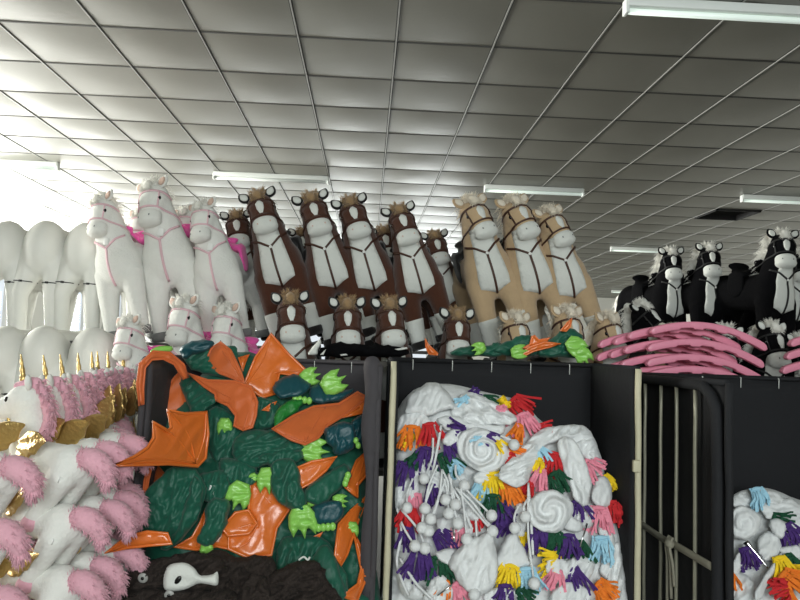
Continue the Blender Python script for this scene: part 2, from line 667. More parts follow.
def cart(label, xl, xr, yf, yb, zt, cloth, post, rightpost=True, leftpost=True, frontdrop=0):
    root = thing('cage_cart', label, 'cart', ((xl + xr) / 2, (yf + yb) / 2, 0), 'cloth-lined cage carts')
    cx, cy = (xl + xr) / 2, (yf + yb) / 2
    def P(x, y, z): return V((x - cx, y - cy, z))
    bm = bmesh.new(); seam_panel(bm, P(xl, yb, .15), P(xr, yb, zt), .025, 'y', .02, 1); obj('back_panel', bm, cloth, root)
    for k, x in enumerate((xl, xr - .025)):
        bm = bmesh.new(); seam_panel(bm, P(x, yf, .15), P(x, yb, zt), .025, 'x', .012, 2 + k * 3); obj('side_panel', bm, cloth, root)
    bm = bmesh.new(); box2(bm, P(xl, yf, .12), P(xr, yb, .15)); obj('base', bm, STEEL, root, smooth=False)
    for x in (xl, xr):
        for y in (yf, yb):
            front = y == yf
            bm = bmesh.new()
            s = random.random() * 9
            rr = .014 if front else .011
            pts = [P(x + (.005 * noise.noise(V((k * .35, s, 0))) if front else 0), y - (.012 if front else 0), .1 + (zt - .1) * k / 14) for k in range(15)]
            tube(bm, pts, [rr * (1 + (.25 * noise.noise(V((k * .9, s, 5))) if front else 0)) for k in range(15)], 8)
            obj('post', bm, post if front and ((x == xr and rightpost) or (x == xl and leftpost)) else cloth if front else STEEL, root)
            bm = bmesh.new(); ball(bm, P(x + (.04 if x == xl else -.04), y + (.05 if front else -.05), .05), (.022, .05, .05), 2); obj('caster', bm, STEEL, root)
    # rolled cloth rim
    bm = bmesh.new()
    tube(bm, [P(xl, yf, zt), P(xl, yb, zt), P(xr, yb, zt), P(xr, yf, zt)], .013, 8)
    obj('rim', bm, cloth, root)
    # white ties through the rim
    for k in range(5):
        x = xl + (xr - xl) * (k + .6) / 5.3
        bm = bmesh.new(); tube(bm, [P(x, yb - .014, zt - .05), P(x, yb - .016, zt), P(x, yb + .03, zt + .012)], .0022, 5)
        obj('tie', bm, GREYW, root)
    return root, P


YF, YB = 2.95, 3.5
MXL, MXR = at(390, 470, YF).x, at(637, 470, YF).x
mid, MP = cart('black-lined cage cart filled with white cloth and coloured felt', MXL, MXR, YF, YB, 1.545, NAVY, TAPE)
LXL, LXR = at(141, 430, YF).x, at(376, 470, YF).x
LZ = 1.522
lft, LP = cart('charcoal-lined cage cart heaped with orange and green dragon pieces', LXL, LXR, YF, YB, LZ, LINING, LINING)
RXL = at(641, 450, 3.4).x
RYF = 2.58
rgt, RP = cart('cage cart with bare upright wires on its side and white cloth inside', RXL, RXL + 1.05, RYF, 3.42, 1.508, NAVY, NAVY)
# bare wires on the side of the third cart
for y in (3.30, 3.12, 2.96, 2.79):
    bm = bmesh.new()
    tube(bm, [RP(RXL - .022 + .004 * noise.noise(V((k * .6, y * 5, 2))), y, .14 + (1.492 - .14) * k / 10) for k in range(11)], .0085, 8)
    obj('wire', bm, WIRE, rgt)
bm = bmesh.new()
pts = [RP(RXL - .022, 3.42, 1.49), RP(RXL - .022, 2.80, 1.49), RP(RXL - .022, 2.70, 1.475), RP(RXL - .022, 2.64, 1.43), RP(RXL - .022, 2.615, 1.34), RP(RXL - .022, 2.61, .9), RP(RXL - .022, 2.61, .14)]
tube(bm, spline(pts, 5), .022, 10); obj('wrapped_rail', bm, NAVY, rgt)
bm = bmesh.new()
pts = spline([RP(RXL - .034, 3.42, .80), RP(RXL - .036, 3.1, .792), RP(RXL - .036, 2.9, .80), RP(RXL - .036, 2.63, .805)], 5)
ribbon(bm, pts, [V((-1, 0, 0))] * len(pts), .03, .003); obj('cloth_band', bm, mat('beige_webbing', (150, 146, 130), .8, vary=.15), rgt)
bm = bmesh.new()
for dx, l in ((0, .26), (.02, .32), (-.015, .2)):
    tube(bm, spline([RP(RXL - .045, 2.955 + dx, .83), RP(RXL - .06, 2.955 + dx, .79), RP(RXL - .05, 2.955 + dx * 1.5, .72), RP(RXL - .045, 2.955 + dx * 2, .83 - l)], 5), .007, 6)
ball(bm, RP(RXL - .055, 2.955, .80), (.02, .03, .022), 2)
obj('knotted_tie', bm, mat('beige_webbing', (150, 146, 130), .8), rgt)
# a strip of tape sticking out of the middle cart's post
bm = bmesh.new(); box(bm, MP(MXR - .014, YF - .03, at(631, 466, YF - .03).z), (.034, .02, .05)); bev(bm, .004); obj('clip', bm, TAPE, mid)
# crumpled lining round the front edge of the dragon cart
bm, c3, _ = pillow([(364, 362), (376, 357), (381, 372), (379, 430), (374, 480), (375, 540), (374, 605), (362, 605), (361, 540), (366, 480), (361, 430), (365, 395)], YF - .015, .018, wrinkle=.012, wf=18, wdir=(.2, 1), smooth=True)
o = obj('loose_lining', bm, LINING, lft); o.location = c3 - lft.location

# plank behind the carts and the two-deck rack
for xa, xb, PLZ, lb in ((-1.0, 1.18, 1.528, 'narrow plank trestle behind the charcoal and black carts'), (1.22, 2.9, 1.488, 'narrow plank trestle behind the wire-sided cart, under the pink runners')):
    r = thing('plank_trestle', lb, 'trestle', ((xa + xb) / 2, 3.69, 0))
    w = xb - xa
    bm = bmesh.new(); box(bm, (0, 0, PLZ - .012), (w, .3, .024)); obj('plank', bm, BOARD, r, smooth=False)
    for x in (-w * .4, w * .4):
        bm = bmesh.new(); box(bm, (x, 0, (PLZ - .024) / 2), (.05, .26, PLZ - .024)); obj('support', bm, STEEL, r, smooth=False)
DZ1, DZ2 = .92, 1.585
r = thing('low_platform', 'long grey platform under the lower row of plush horses', 'platform', (.2, 5.2, 0))
bm = bmesh.new(); box2(bm, (-3.6, -1.33, DZ1 - .03), (3.8, 2.2, DZ1)); obj('deck', bm, BOARD, r, smooth=False)
for x in (-3.4, -1.1, 1.4, 3.6):
    for y in (-1.2, 2.0):
        bm = bmesh.new(); box2(bm, (x - .025, y - .025, 0), (x + .025, y + .025, DZ1 - .03)); obj('support', bm, STEEL, r, smooth=False)
r = thing('high_shelf', 'dark shelf board on posts carrying the upper row of plush horses', 'shelf', (.2, 5.2, DZ1))
bm = bmesh.new(); box2(bm, (-3.6, -.92, DZ2 - .015 - DZ1), (3.8, 2.2, DZ2 - DZ1)); obj('board', bm, mat('shelf_board', (62, 60, 58), .7), r, smooth=False)
for x in (-3.55, 3.75):
    for y in (-.9, 2.15):
        bm = bmesh.new(); box2(bm, (x - .025, y - .025, 0), (x + .025, y + .025, DZ2 - .015 - DZ1)); obj('post', bm, STEEL, r, smooth=False)
#PART3

# ------------------------------------------------------------------ plush horses
KA, KU, KW = 1.04, .78, .90     # head proportions: across, along, out of the face


def horse_body(hyaw, headless=False):
    """returns the stuffed body mesh, head frame"""
    bm = bmesh.new()
    capsule(bm, (0, -.04, .54), .150, (0, .42, .55), .145, 9)
    ball(bm, (0, -.06, .51), (.152, .13, .19), 3)
    ball(bm, (0, .46, .53), (.150, .15, .18), 3)
    if not headless:
        capsule(bm, (0, -.06, .62), .125, (0, -.12, .90), .078, 9)
    for s in (-1, 1):
        capsule(bm, (s * .082, -.075, .44), .085, (s * .108, -.10, .05), .047, 9)
        capsule(bm, (s * .080, .46, .46), .100, (s * .11, .53, .26), .056, 6)
        capsule(bm, (s * .11, .53, .26), .056, (s * .112, .49, .05), .048, 6)
    H = V((0, -.125, .915))
    pit = R(66)
    u = V((0, -math.cos(pit), -math.sin(pit)))
    w = V((0, -math.sin(pit), math.cos(pit)))
    Rz = Matrix.Rotation(hyaw, 3, 'Z')
    u, w, x = Rz @ u, Rz @ w, Rz @ V((1, 0, 0))
    def hp(a, b, c):      # a lateral, b down the face, c out of the face
        return H + x * (a * KA) + u * (b * KU) + w * (c * KW)
    fr = Matrix((x, u, w)).transposed()
    if not headless:
        for b, c, r_ in ((.01, -.01, (.078, .085, .085)), (.07, 0, (.082, .075, .082)), (.14, 0, (.074, .09, .072)), (.21, 0, (.066, .07, .062)), (.245, -.002, (.064, .05, .058))):
            ball(bm, hp(0, b, c), (r_[0] * KA, r_[1] * KU, r_[2] * KW), 3, fr)
    me = remesh(bm, .0125, 7)
    return me, hp, x, u, w, fr


def ear_meshes(hp, x, u, w, fr, s):
    c = hp(s * .070, -.045, .03)
    axis = (-u * .8 + x * s * .55 + w * .1).normalized()
    nrm = (w * .8 + x * s * .1 - u * .1); nrm = (nrm - axis * nrm.dot(axis)).normalized()
    side = axis.cross(nrm)
    out, inn = bmesh.new(), bmesh.new()
    n = 20
    for bm, k, off, th in ((out, 1.0, 0, .016), (inn, .66, .011, .009)):
        ring = []
        for i in range(n):
            a = 2 * PI * i / n
            rx = .032 * math.sin(a); ry = .043 * -math.cos(a)
            tip = max(0, ry / .043)
            rx *= (1 - .45 * tip ** 2)
            ring.append((rx * k, ry * k))
        c0 = c + axis * .016
        f = out.verts if 0 else None
        fronts, backs = [], []
        for rx, ry in ring:
            p = c0 + side * rx + axis * ry
            fronts.append(bm.verts.new(p + nrm * (off + (th * .35))))
            backs.append(bm.verts.new(p + nrm * (off - th * .35)))
        mid1 = [bm.verts.new(c0 + side * rx * .6 + axis * ry * .6 + nrm * (off + th * (.55 if k < 1 else .2))) for rx, ry in ring]
        mid2 = [bm.verts.new(c0 + side * rx * .6 + axis * ry * .6 + nrm * (off - th)) for rx, ry in ring]
        for i in range(n):
            j = (i + 1) % n
            bm.faces.new((fronts[i], fronts[j], backs[j], backs[i]))
            bm.faces.new((mid1[i], mid1[j], fronts[j], fronts[i]))
            bm.faces.new((backs[i], backs[j], mid2[j], mid2[i]))
        bm.faces.new(mid1[::-1]); bm.faces.new(mid2)
    return mesh_from('ear', out), mesh_from('inner_ear', inn)


def ring_pts(bvh, c, e1, e2, a0, a1, n, off):
    P, N = [], []
    for i in range(n):
        a = a0 + (a1 - a0) * i / (n - 1)
        d = e1 * math.cos(a) + e2 * math.sin(a)
        h, nn, _, _ = bvh.ray_cast(c + d * .4, -d)
        if h is None: continue
        P.append(h + nn * off); N.append(nn)
    return P, N


def line_pts(bvh, pts, d, off, n=8):
    P, N = [], []
    for i in range(len(pts) - 1):
        for k in range(n + (i == len(pts) - 2)):
            q = V(pts[i]).lerp(V(pts[i + 1]), k / n)
            h, nn, _, _ = bvh.ray_cast(q, d)
            if h is None: continue
            P.append(h + nn * off); N.append(nn)
    return P, N


def horse_kit(hyaw, seed):
    rs = random.Random(seed)
    body, hp, x, u, w, fr = horse_body(hyaw)
    bvh = bvh_of(body)
    kit = {'body': body, 'eyes': [], 'ears': [], 'socks': [], 'hooves': []}
    for s in (-1, 1):
        kit['ears'].append(ear_meshes(hp, x, u, w, fr, s))
        d = (x * s * .75 + w * .65).normalized()
        h, nn, _, _ = bvh.ray_cast(hp(s * .04, .085, 0) + d * .3, -d)
        bm = bmesh.new(); ball(bm, h, (.0085, .014, .012), 2, fr); kit['eyes'].append(mesh_from('eye', bm))
    # muzzle: the white nose, with nostrils
    bm = bmesh.new()
    ball(bm, hp(0, .215, .004), (.072 * KA, .066 * KU, .068 * KW), 3, fr); ball(bm, hp(0, .255, .0), (.074 * KA, .048 * KU, .064 * KW), 3, fr)
    kit['muzzle'] = remesh(bm, .009, 5)
    mb = bvh_of(kit['muzzle'])
    kit['nostrils'] = []
    for s in (-1, 1):
        bm = bmesh.new()
        h, nn, _, _ = mb.ray_cast(hp(s * .036, .24, .3), -w)
        ball(bm, h, (.005, .007, .003), 2, fr)
        kit['nostrils'].append(mesh_from('nostril', bm))
    kit['blaze'] = mesh_from('blaze', patch(bvh, hp(0, .095, .35), x, -u, -w, [(0, .052), (.023, .022), (.021, -.012), (.006, -.056), (-.006, -.056), (-.021, -.012), (-.023, .022)], .004, .012))
    # bridle: browband, noseband, cheek straps
    bm = bmesh.new()
    for b, wd in ((.030, .012), (.165, .011)):
        P, N = ring_pts(bvh, hp(0, b, 0), x, w, -.9 if b < .1 else -1.9, PI + (.9 if b < .1 else 1.9), 34, .005)
        ribbon(bm, P, N, wd, .003)
    for s in (-1, 1):
        P, N = [], []
        for k in range(11):
            t = k / 10
            d = (x * s + w * (.5 - .1 * t)).normalized()
            h, nn, _, _ = bvh.ray_cast(hp(0, .03 + .135 * t, 0) + d * .3, -d)
            P.append(h + nn * .005); N.append(nn)
        ribbon(bm, P, N, .009, .003)
    kit['bridle'] = mesh_from('bridle', bm)
    # bib and harness on the chest
    yy = V((0, -1.2, 0)); fy = V((0, 1, 0))
    kit['bib'] = mesh_from('bib', patch(bvh, V((0, -1, 0)), V((1, 0, 0)), V((0, 0, 1)), fy,
                                        [(-.062, .78), (.062, .78), (.066, .68), (.078, .58), (.092, .45), (.090, .40), (.05, .385), (0, .36), (-.05, .385), (-.090, .40), (-.092, .45), (-.078, .58), (-.066, .68)], .004, .02))
    bm = bmesh.new()
    for s in (-1, 1):
        P, N = line_pts(bvh, [(0, -1, .615), (s * .06, -1, .665), (s * .125, -1, .70)], fy, .008)
        ribbon(bm, P, N, .013, .003)
    P, N = line_pts(bvh, [(0, -1, .615), (0, -1, .36)], fy, .008, 14)
    ribbon(bm, P, N, .013, .003)
    h, nn, _, _ = bvh.ray_cast(V((0, -1, .615)), fy)
    kit['ringpos'] = h + nn * .012
    kit['harness'] = mesh_from('harness', bm)
    bm = bmesh.new(); ball(bm, kit['ringpos'], (.010, .006, .010), 2); kit['stud'] = mesh_from('stud', bm)
    for (lx, ly) in ((-.108, -.10), (.108, -.10), (-.112, .492), (.112, .492)):
        bm = bmesh.new()
        prof = [(.0, .0), (.046, 0), (.055, .015), (.056, .045), (.051, .055), (0, .056)]
        rings = []
        for r_, z in prof:
            rings.append([bm.verts.new((lx + max(r_, .001) * math.cos(2 * PI * k / 16), ly + max(r_, .001) * math.sin(2 * PI * k / 16) - (.006 if r_ > .05 else 0), z)) for k in range(16)])
        for A, B in zip(rings, rings[1:]):
            for k in range(16): bm.faces.new((A[k], A[(k + 1) % 16], B[(k + 1) % 16], B[k]))
        kit['hooves'].append(mesh_from('hoof', bm))
        bm = bmesh.new()
        rings = []
        for k2 in range(8):
            z = .05 + .155 * k2 / 7
            cx = lx * (1 - .02 * k2 / 7); c = V((cx, ly + (.006 * k2 / 7 if ly < 0 else .03 * k2 / 7), z))
            ring = []
            for k in range(18):
                a = 2 * PI * k / 18
                d = V((math.cos(a), math.sin(a), 0))
                h, nn, _, dist = bvh.ray_cast(c, d)
                rr = min(.075, (h - c).length) if h is not None else .055
                ring.append(bm.verts.new(c + d * (rr + .005)))
            rings.append(ring)
        for A, B in zip(rings, rings[1:]):
            for k in range(18): bm.faces.new((A[k], A[(k + 1) % 18], B[(k + 1) % 18], B[k]))
        bm.faces.new(rings[0][::-1]); bm.faces.new(rings[-1])
        kit['socks'].append(mesh_from('sock', bm))
    # forelock and mane of long pile
    bm = bmesh.new()
    ball(bm, hp(0, -.065, .005), (.042, .036, .046), 3, fr)
    ball(bm, hp(0, -.03, .066), (.030, .040, .026), 3, fr)
    roots = []
    for _ in range(60):
        a, b = rs.uniform(-1, 1), rs.uniform(-1, 1)
        roots.append((hp(a * .04, -.075 + b * .025, .02 + rs.uniform(-.02, .04)), (-u * 1.0 + x * a * .6 + w * .5)))
        roots.append((hp(a * .03, -.02 + b * .03, .07), (u * .6 + w * .7 + x * a * .6)))
    strands(bm, roots, 620, .030, .0022, .007, -w * .3 + u * .5, 3, .6, rs)
    kit['forelock'] = mesh_from('forelock', bm)
    bm = bmesh.new()
    roots = []
    for k in range(9):
        t = k / 8
        c = V((0, -.05 + .09 * (t), .955 - .34 * t)) + V((0, -.045 + .06 * t, 0)) + V((0, .06, 0))
        ball(bm, c + V((0, .012, .008)), (.034, .042, .05), 2)
        for _ in range(10):
            s = rs.choice((-1, 1, -1))
            roots.append((c + V((rs.uniform(-.02, .02), .01, rs.uniform(-.03, .03))), V((s * .8, .5, .1))))
    strands(bm, roots, 620, .085, .003, .012, (0, .1, -1.6), 4, .4, rs)
    kit['mane'] = mesh_from('mane', bm)
    # saddle
    bm = bmesh.new()
    for i in range(9):
        t = i / 8
        ball(bm, (0, .06 + .26 * t, .690 + .045 * (2 * t - 1) ** 2 + (.03 if i in (0, 8) else 0)), (.085 + .02 * t, .045, .035), 2)
    for s in (-1, 1):
        ball(bm, (s * .138, .19, .60), (.020, .10, .12), 2)
        ball(bm, (s * .11, .19, .675), (.055, .11, .03), 2)
    kit['saddle'] = remesh(bm, .012, 4)
    bm = bmesh.new()
    pts = spline([V((0, .58, .60)), V((0, .66, .58)), V((0, .69, .47)), V((0, .68, .33))], 4)
    tube(bm, pts, [.03 + .02 * math.sin(PI * i / (len(pts) - 1)) for i in range(len(pts))], 8)
    strands(bm, [(p, V((0, .4, -.6))) for p in pts[2:]], 120, .12, .006, .02, (0, 0, -1), 3, .5, rs)
    kit['tail'] = mesh_from('tail', bm)
    # a small label hanging at the throat
    bm = bmesh.new(); box(bm, (0.02, -.205, .655), (.035, .006, .05), Matrix.Rotation(.3, 3, 'Y')); bev(bm, .004); kit['swing_tag'] = mesh_from('swing_tag', bm)
    return kit


def bare_kit():
    body, hp, x, u, w, fr = horse_body(0, True)
    bvh = bvh_of(body)
    clips = []
    for s in (-1, 1):
        bm = bmesh.new()
        P, N = ring_pts(bvh, V((s * .105, .50, .33)), V((1, 0, 0)), V((0, 1, 0)), 0, 2 * PI, 20, .003)
        ok = [(p, n) for p, n in zip(P, N) if (p - V((s * .105, .50, .33))).length < .12]
        if len(ok) > 4: ribbon(bm, [a for a, _ in ok], [b for _, b in ok], .005, .002)
        h, nn, _, _ = bvh.ray_cast(V((s * .09, 1.2, .33)), V((0, -1, 0)))
        if h is not None: box(bm, h + nn * .004, (.02, .008, .012))
        clips.append(mesh_from('hock_clip', bm))
    bm = bmesh.new(); tube(bm, spline([V((0, .60, .60)), V((0, .665, .56)), V((0, .675, .47)), V((0, .66, .42))], 4), [.022 - .001 * i for i in range(13)], 8)
    return {'body': body, 'clips': clips, 'tail': mesh_from('tail_stub', bm)}


KITS = {'L': horse_kit(R(-24), 1), 'S': horse_kit(R(4), 2), 'R': horse_kit(R(20), 3)}
KITS['B'] = bare_kit()
TRIM = {
    'white': dict(body=WHITE, mane=CREAMY, strap=PINKSTRAP, ear=WHITE, inner=PINKEAR, hoof=GREYHOOF, saddle=HOTPINK),
    'brown': dict(body=BROWN, mane=TANFUR, strap=BROWNSTRAP, ear=DARKPLUSH, inner=GREYW, hoof=DARKPLUSH, saddle=DARKPLUSH, socks=GREYW, white=GREYW),
    'palomino': dict(body=PALO, mane=CREAM, strap=BROWNSTRAP, ear=PALO, inner=CREAM, hoof=GREYW, saddle=DARKPLUSH, socks=GREYW, white=GREYW),
    'black': dict(body=BLACK, mane=CREAMY, strap=BLACKSTRAP, ear=BLACK, inner=GREYW, hoof=BLACK, saddle=BLACK, white=GREYW, socks=BLACK),
    'bare': dict(body=BARE),
}
PROTO = {}


def horse_proto(kind, turn):
    k, c = KITS[turn], TRIM[kind]
    r = thing('bare_horse_form' if kind == 'bare' else 'plush_horse', '', 'horse form' if kind == 'bare' else 'plush horse')
    link('body', k['body'], c['body'], r)
    if kind == 'bare':
        [link('hock_clip', q, BLACKSTRAP, r) for q in k['clips']]
        return r
    for s in (0, 1):
        e = link('ear', k['ears'][s][0], c['ear'], r); link('inner_ear', k['ears'][s][1], c['inner'], e)
        link('eye', k['eyes'][s], EYE, r)
    m = link('muzzle', k['muzzle'], c.get('white', WHITE), r); [link('nostril', q, GREYHOOF if kind != 'brown' else PINKEAR, m) for q in k['nostrils']]
    link('forelock', k['forelock'], c['mane'], r); link('mane', k['mane'], c['mane'] if kind != 'brown' else BROWN, r)
    link('bridle', k['bridle'], c['strap'], r)
    hs = link('harness', k['harness'], c['strap'], r)
    if kind == 'white':
        link('swing_tag', k['swing_tag'], TAGM, r)
    else:
        link('stud', k['stud'], TAGM, hs)
        link('blaze', k['blaze'], GREYW, r); link('chest_bib', k['bib'], GREYW, r)
        for q in k['socks']: link('sock', q, c['socks'], r)
    for q in k['hooves']: link('hoof', q, c['hoof'], r)
    link('saddle', k['saddle'], c['saddle'], r); link('tail', k['tail'], c['mane'], r)
    return r


def copy_tree(o, parent=None):
    c = o.copy(); COL.objects.link(c)
    if parent: c.parent = parent
    for ch in list(o.children): copy_tree(ch, c)
    return c


FEET = [V((sx * .108 + dx, sy + dy, 0)) for sx in (-1, 1) for sy in (-.105, .492) for dx in (-.057, .057) for dy in (-.063, .057)]


def horse(kind, turn, hx, Y, label, group, deck, lean=-14, yaw=0, nod=0, s=1.06, drop=()):
    """a horse whose forelock shows at photo column hx; it stands on a deck, leaning on its neighbour"""
    key = (kind, turn)
    if key not in PROTO:
        PROTO[key] = horse_proto(kind, turn); o = PROTO[key]
    else:
        o = copy_tree(PROTO[key])
    o['label'] = label; o['group'] = group
    M = Matrix.Rotation(R(lean), 3, 'Y') @ Matrix.Rotation(R(nod), 3, 'X') @ Matrix.Rotation(R(yaw), 3, 'Z')
    low = min((M @ f).z for f in FEET) * s
    tip = M @ (V((0, -.14, .97)) if kind != 'bare' else V((0, .5, .70))) * s
    z = deck - low
    # the column hx at the height of the forelock
    e = [at(hx, y, Y) for y in (150, 400)]
    t = (z + tip.z - e[0].z) / (e[1].z - e[0].z)
    x = e[0].x + (e[1].x - e[0].x) * t
    o.location = (x - tip.x, Y - tip.y, z)
    o.rotation_euler = M.to_euler()
    o.scale = (s * (.84 if kind == 'bare' else 1.08 if deck == UP and kind != 'black' else 1.0), s, s)
    return o


UP, LO = DZ2, DZ1
G = 'white plush horses'
horse('white', 'L', 101, 4.35, 'white plush horse with pink bridle standing first in the top row, head turned aside', G, UP, -13, -12, 0, .915)
horse('white', 'L', 152, 4.40, 'tallest white plush horse, ears highest of the white ones', G, UP, -13, -2, 0, 1.03)
horse('white', 'L', 202, 4.35, 'white plush horse with pink bridle standing beside the brown horses', G, UP, -13, -4, 0, .90)
horse('white', 'L', 142, 4.95, 'white plush horse peeping out behind the two tallest white ones, beside a pink saddle', G, UP, -6, 0, 0, .95)
horse('white', 'L', 187, 5.0, 'white plush horse mostly hidden behind the white horse next to the brown ones', G, UP, -6, 0, 0, .98)
horse('white', 'L', 128, 3.85, 'white plush horse in the lower row between bare white forms and dragon cart', G, LO, -7, -6, 0, .80)
horse('white', 'L', 184, 3.95, 'white plush horse in the lower row under the tallest white horse', G, LO, -4, -4, 0, .93)
horse('white', 'L', 226, 3.92, 'white plush horse in the lower row beside the lower brown horses', G, LO, -6, -4, 0, .89)
G = 'brown plush horses'
horse('brown', 'S', 257, 4.40, 'brown plush horse with white bib standing in the top row next to the white horses', G, UP, -18, -2, 0, 1.0)
horse('brown', 'S', 310, 4.40, 'brown plush horse standing second from the white horses in the top row', G, UP, -18, 0, 0, 1.0)
horse('brown', 'S', 349, 4.40, 'brown plush horse standing third from the white horses in the top row', G, UP, -18, 0, 0, .985)
horse('brown', 'S', 398, 4.35, 'brown plush horse standing in the top row next to the palomino horses', G, UP, -18, 0, 0, .935)
horse('brown', 'S', 236, 5.0, 'brown plush horse looking out behind the pink saddle and the first brown horse', G, UP, -10, 0, 0, .97)
horse('brown', 'S', 383, 5.0, 'brown plush horse half hidden between the two brown horses beside the palominos', G, UP, -12, 0, 0, .90)
horse('brown', 'S', 434, 5.0, 'brown plush horse in shade behind the first palomino horse', G, UP, -12, 0, 0, .88)
horse('brown', 'S', 302, 5.1, 'brown plush horse mostly hidden behind the second brown horse', G, UP, -8, 0, 0, .88)
horse('brown', 'S', 290, 3.92, 'brown plush horse in the lower row showing its harness above the grey cart rim', G, LO, -6, 3, 0, .965)
horse('brown', 'S', 347, 3.92, 'brown plush horse in the lower row under the second and third brown horses', G, LO, -3, 0, 0, .955)
horse('brown', 'S', 389, 3.92, 'brown plush horse with forelock over its ears in the lower row, above the cart gap', G, LO, -6, 3, 0, .955)
horse('brown', 'S', 457, 3.92, 'brown plush horse in the lower row beside the lower palomino horses', G, LO, 0, 0, 0, .92)
G = 'palomino plush horses'
horse('palomino', 'R', 470, 4.35, 'palomino plush horse standing in the top row next to the brown horses', G, UP, -18, 0, 0, 1.01)
horse('palomino', 'R', 512, 4.35, 'palomino plush horse in the middle of the three standing in the top row', G, UP, -18, 0, 0, 1.02)
horse('palomino', 'R', 548, 4.35, 'palomino plush horse standing last in the top row, open ceiling beside it', G, UP, -18, 2, 0, .955)
horse('palomino', 'R', 515, 3.92, 'palomino plush horse in the lower row beside the lower brown horse', G, LO, -2, 0, 0, .905)
horse('palomino', 'R', 567, 3.92, 'palomino plush horse in the lower row behind the orange tip on the green heap', G, LO, -2, 0, 0, .95)
horse('palomino', 'R', 608, 4.0, 'palomino plush horse in the lower row beside the pink rocker runners', G, LO, -4, 10, 0, .915)
G = 'black plush horses'
horse('black', 'L', 672, 5.75, 'smallest black plush horse with white mane, beside the faint far strip lamp', G, UP, -2, 14, 0, .95)
horse('black', 'L', 710, 5.55, 'black plush horse standing in the middle between two other black ones', G, UP, -2, 14, 0, .965)
horse('black', 'L', 784, 5.0, 'largest black plush horse with white mane and bib', G, UP, 2, 12, 0, 1.0)
horse('black', 'S', 800, 5.5, 'black plush horse cut off by the picture edge behind the largest black one', G, UP, 4, 0, 0, .93)
horse('black', 'S', 772, 3.98, 'black plush horse face in the lower row above the pink runners', G, LO, 0, 5, 0, .91)
horse('black', 'S', 801, 3.95, 'black plush horse at the picture edge above the second pink runner stack', G, LO, 0, 0, 0, .84)
horse('palomino', 'R', 672, 4.0, 'palomino plush horse with pale fuzzy crest just showing over the pink runners', G, LO, -6, 8, 9, .86)
horse('black', 'L', 728, 4.05, 'black plush horse showing white pile crest beside the lower black face', G, LO, 6, 12, 6, .88)
horse('black', 'R', 640, 4.55, 'black plush horse low in the gap between palomino and smallest black horse', G, LO, -24, 20, 0, .98)
G = 'bare white horse forms'
horse('bare', 'B', 7, 4.6, 'bare white horse form cut by the picture edge, turned tail-first on the top deck', G, UP, 1, 184, 0, 1.10)
horse('bare', 'B', 46, 4.6, 'bare white horse form turned tail-first on the top deck, middle of three', G, UP, 2, 180, 0, 1.11)
horse('bare', 'B', 87, 4.6, 'bare white horse form turned tail-first beside the first white plush horse', G, UP, 2, 178, 0, 1.11)
horse('bare', 'B', 4, 4.15, 'bare white horse rump in the lower row, cut by the picture edge', G, LO, 0, 180, 0, 1.05)
horse('bare', 'B', 43, 4.15, 'bare white horse rump in the lower row behind the unicorn horns', G, LO, 0, 180, 0, 1.06)
horse('bare', 'B', 92, 4.15, 'bare white horse rump in the lower row beside the lower white horse', G, LO, 0, 180, 0, 1.06)

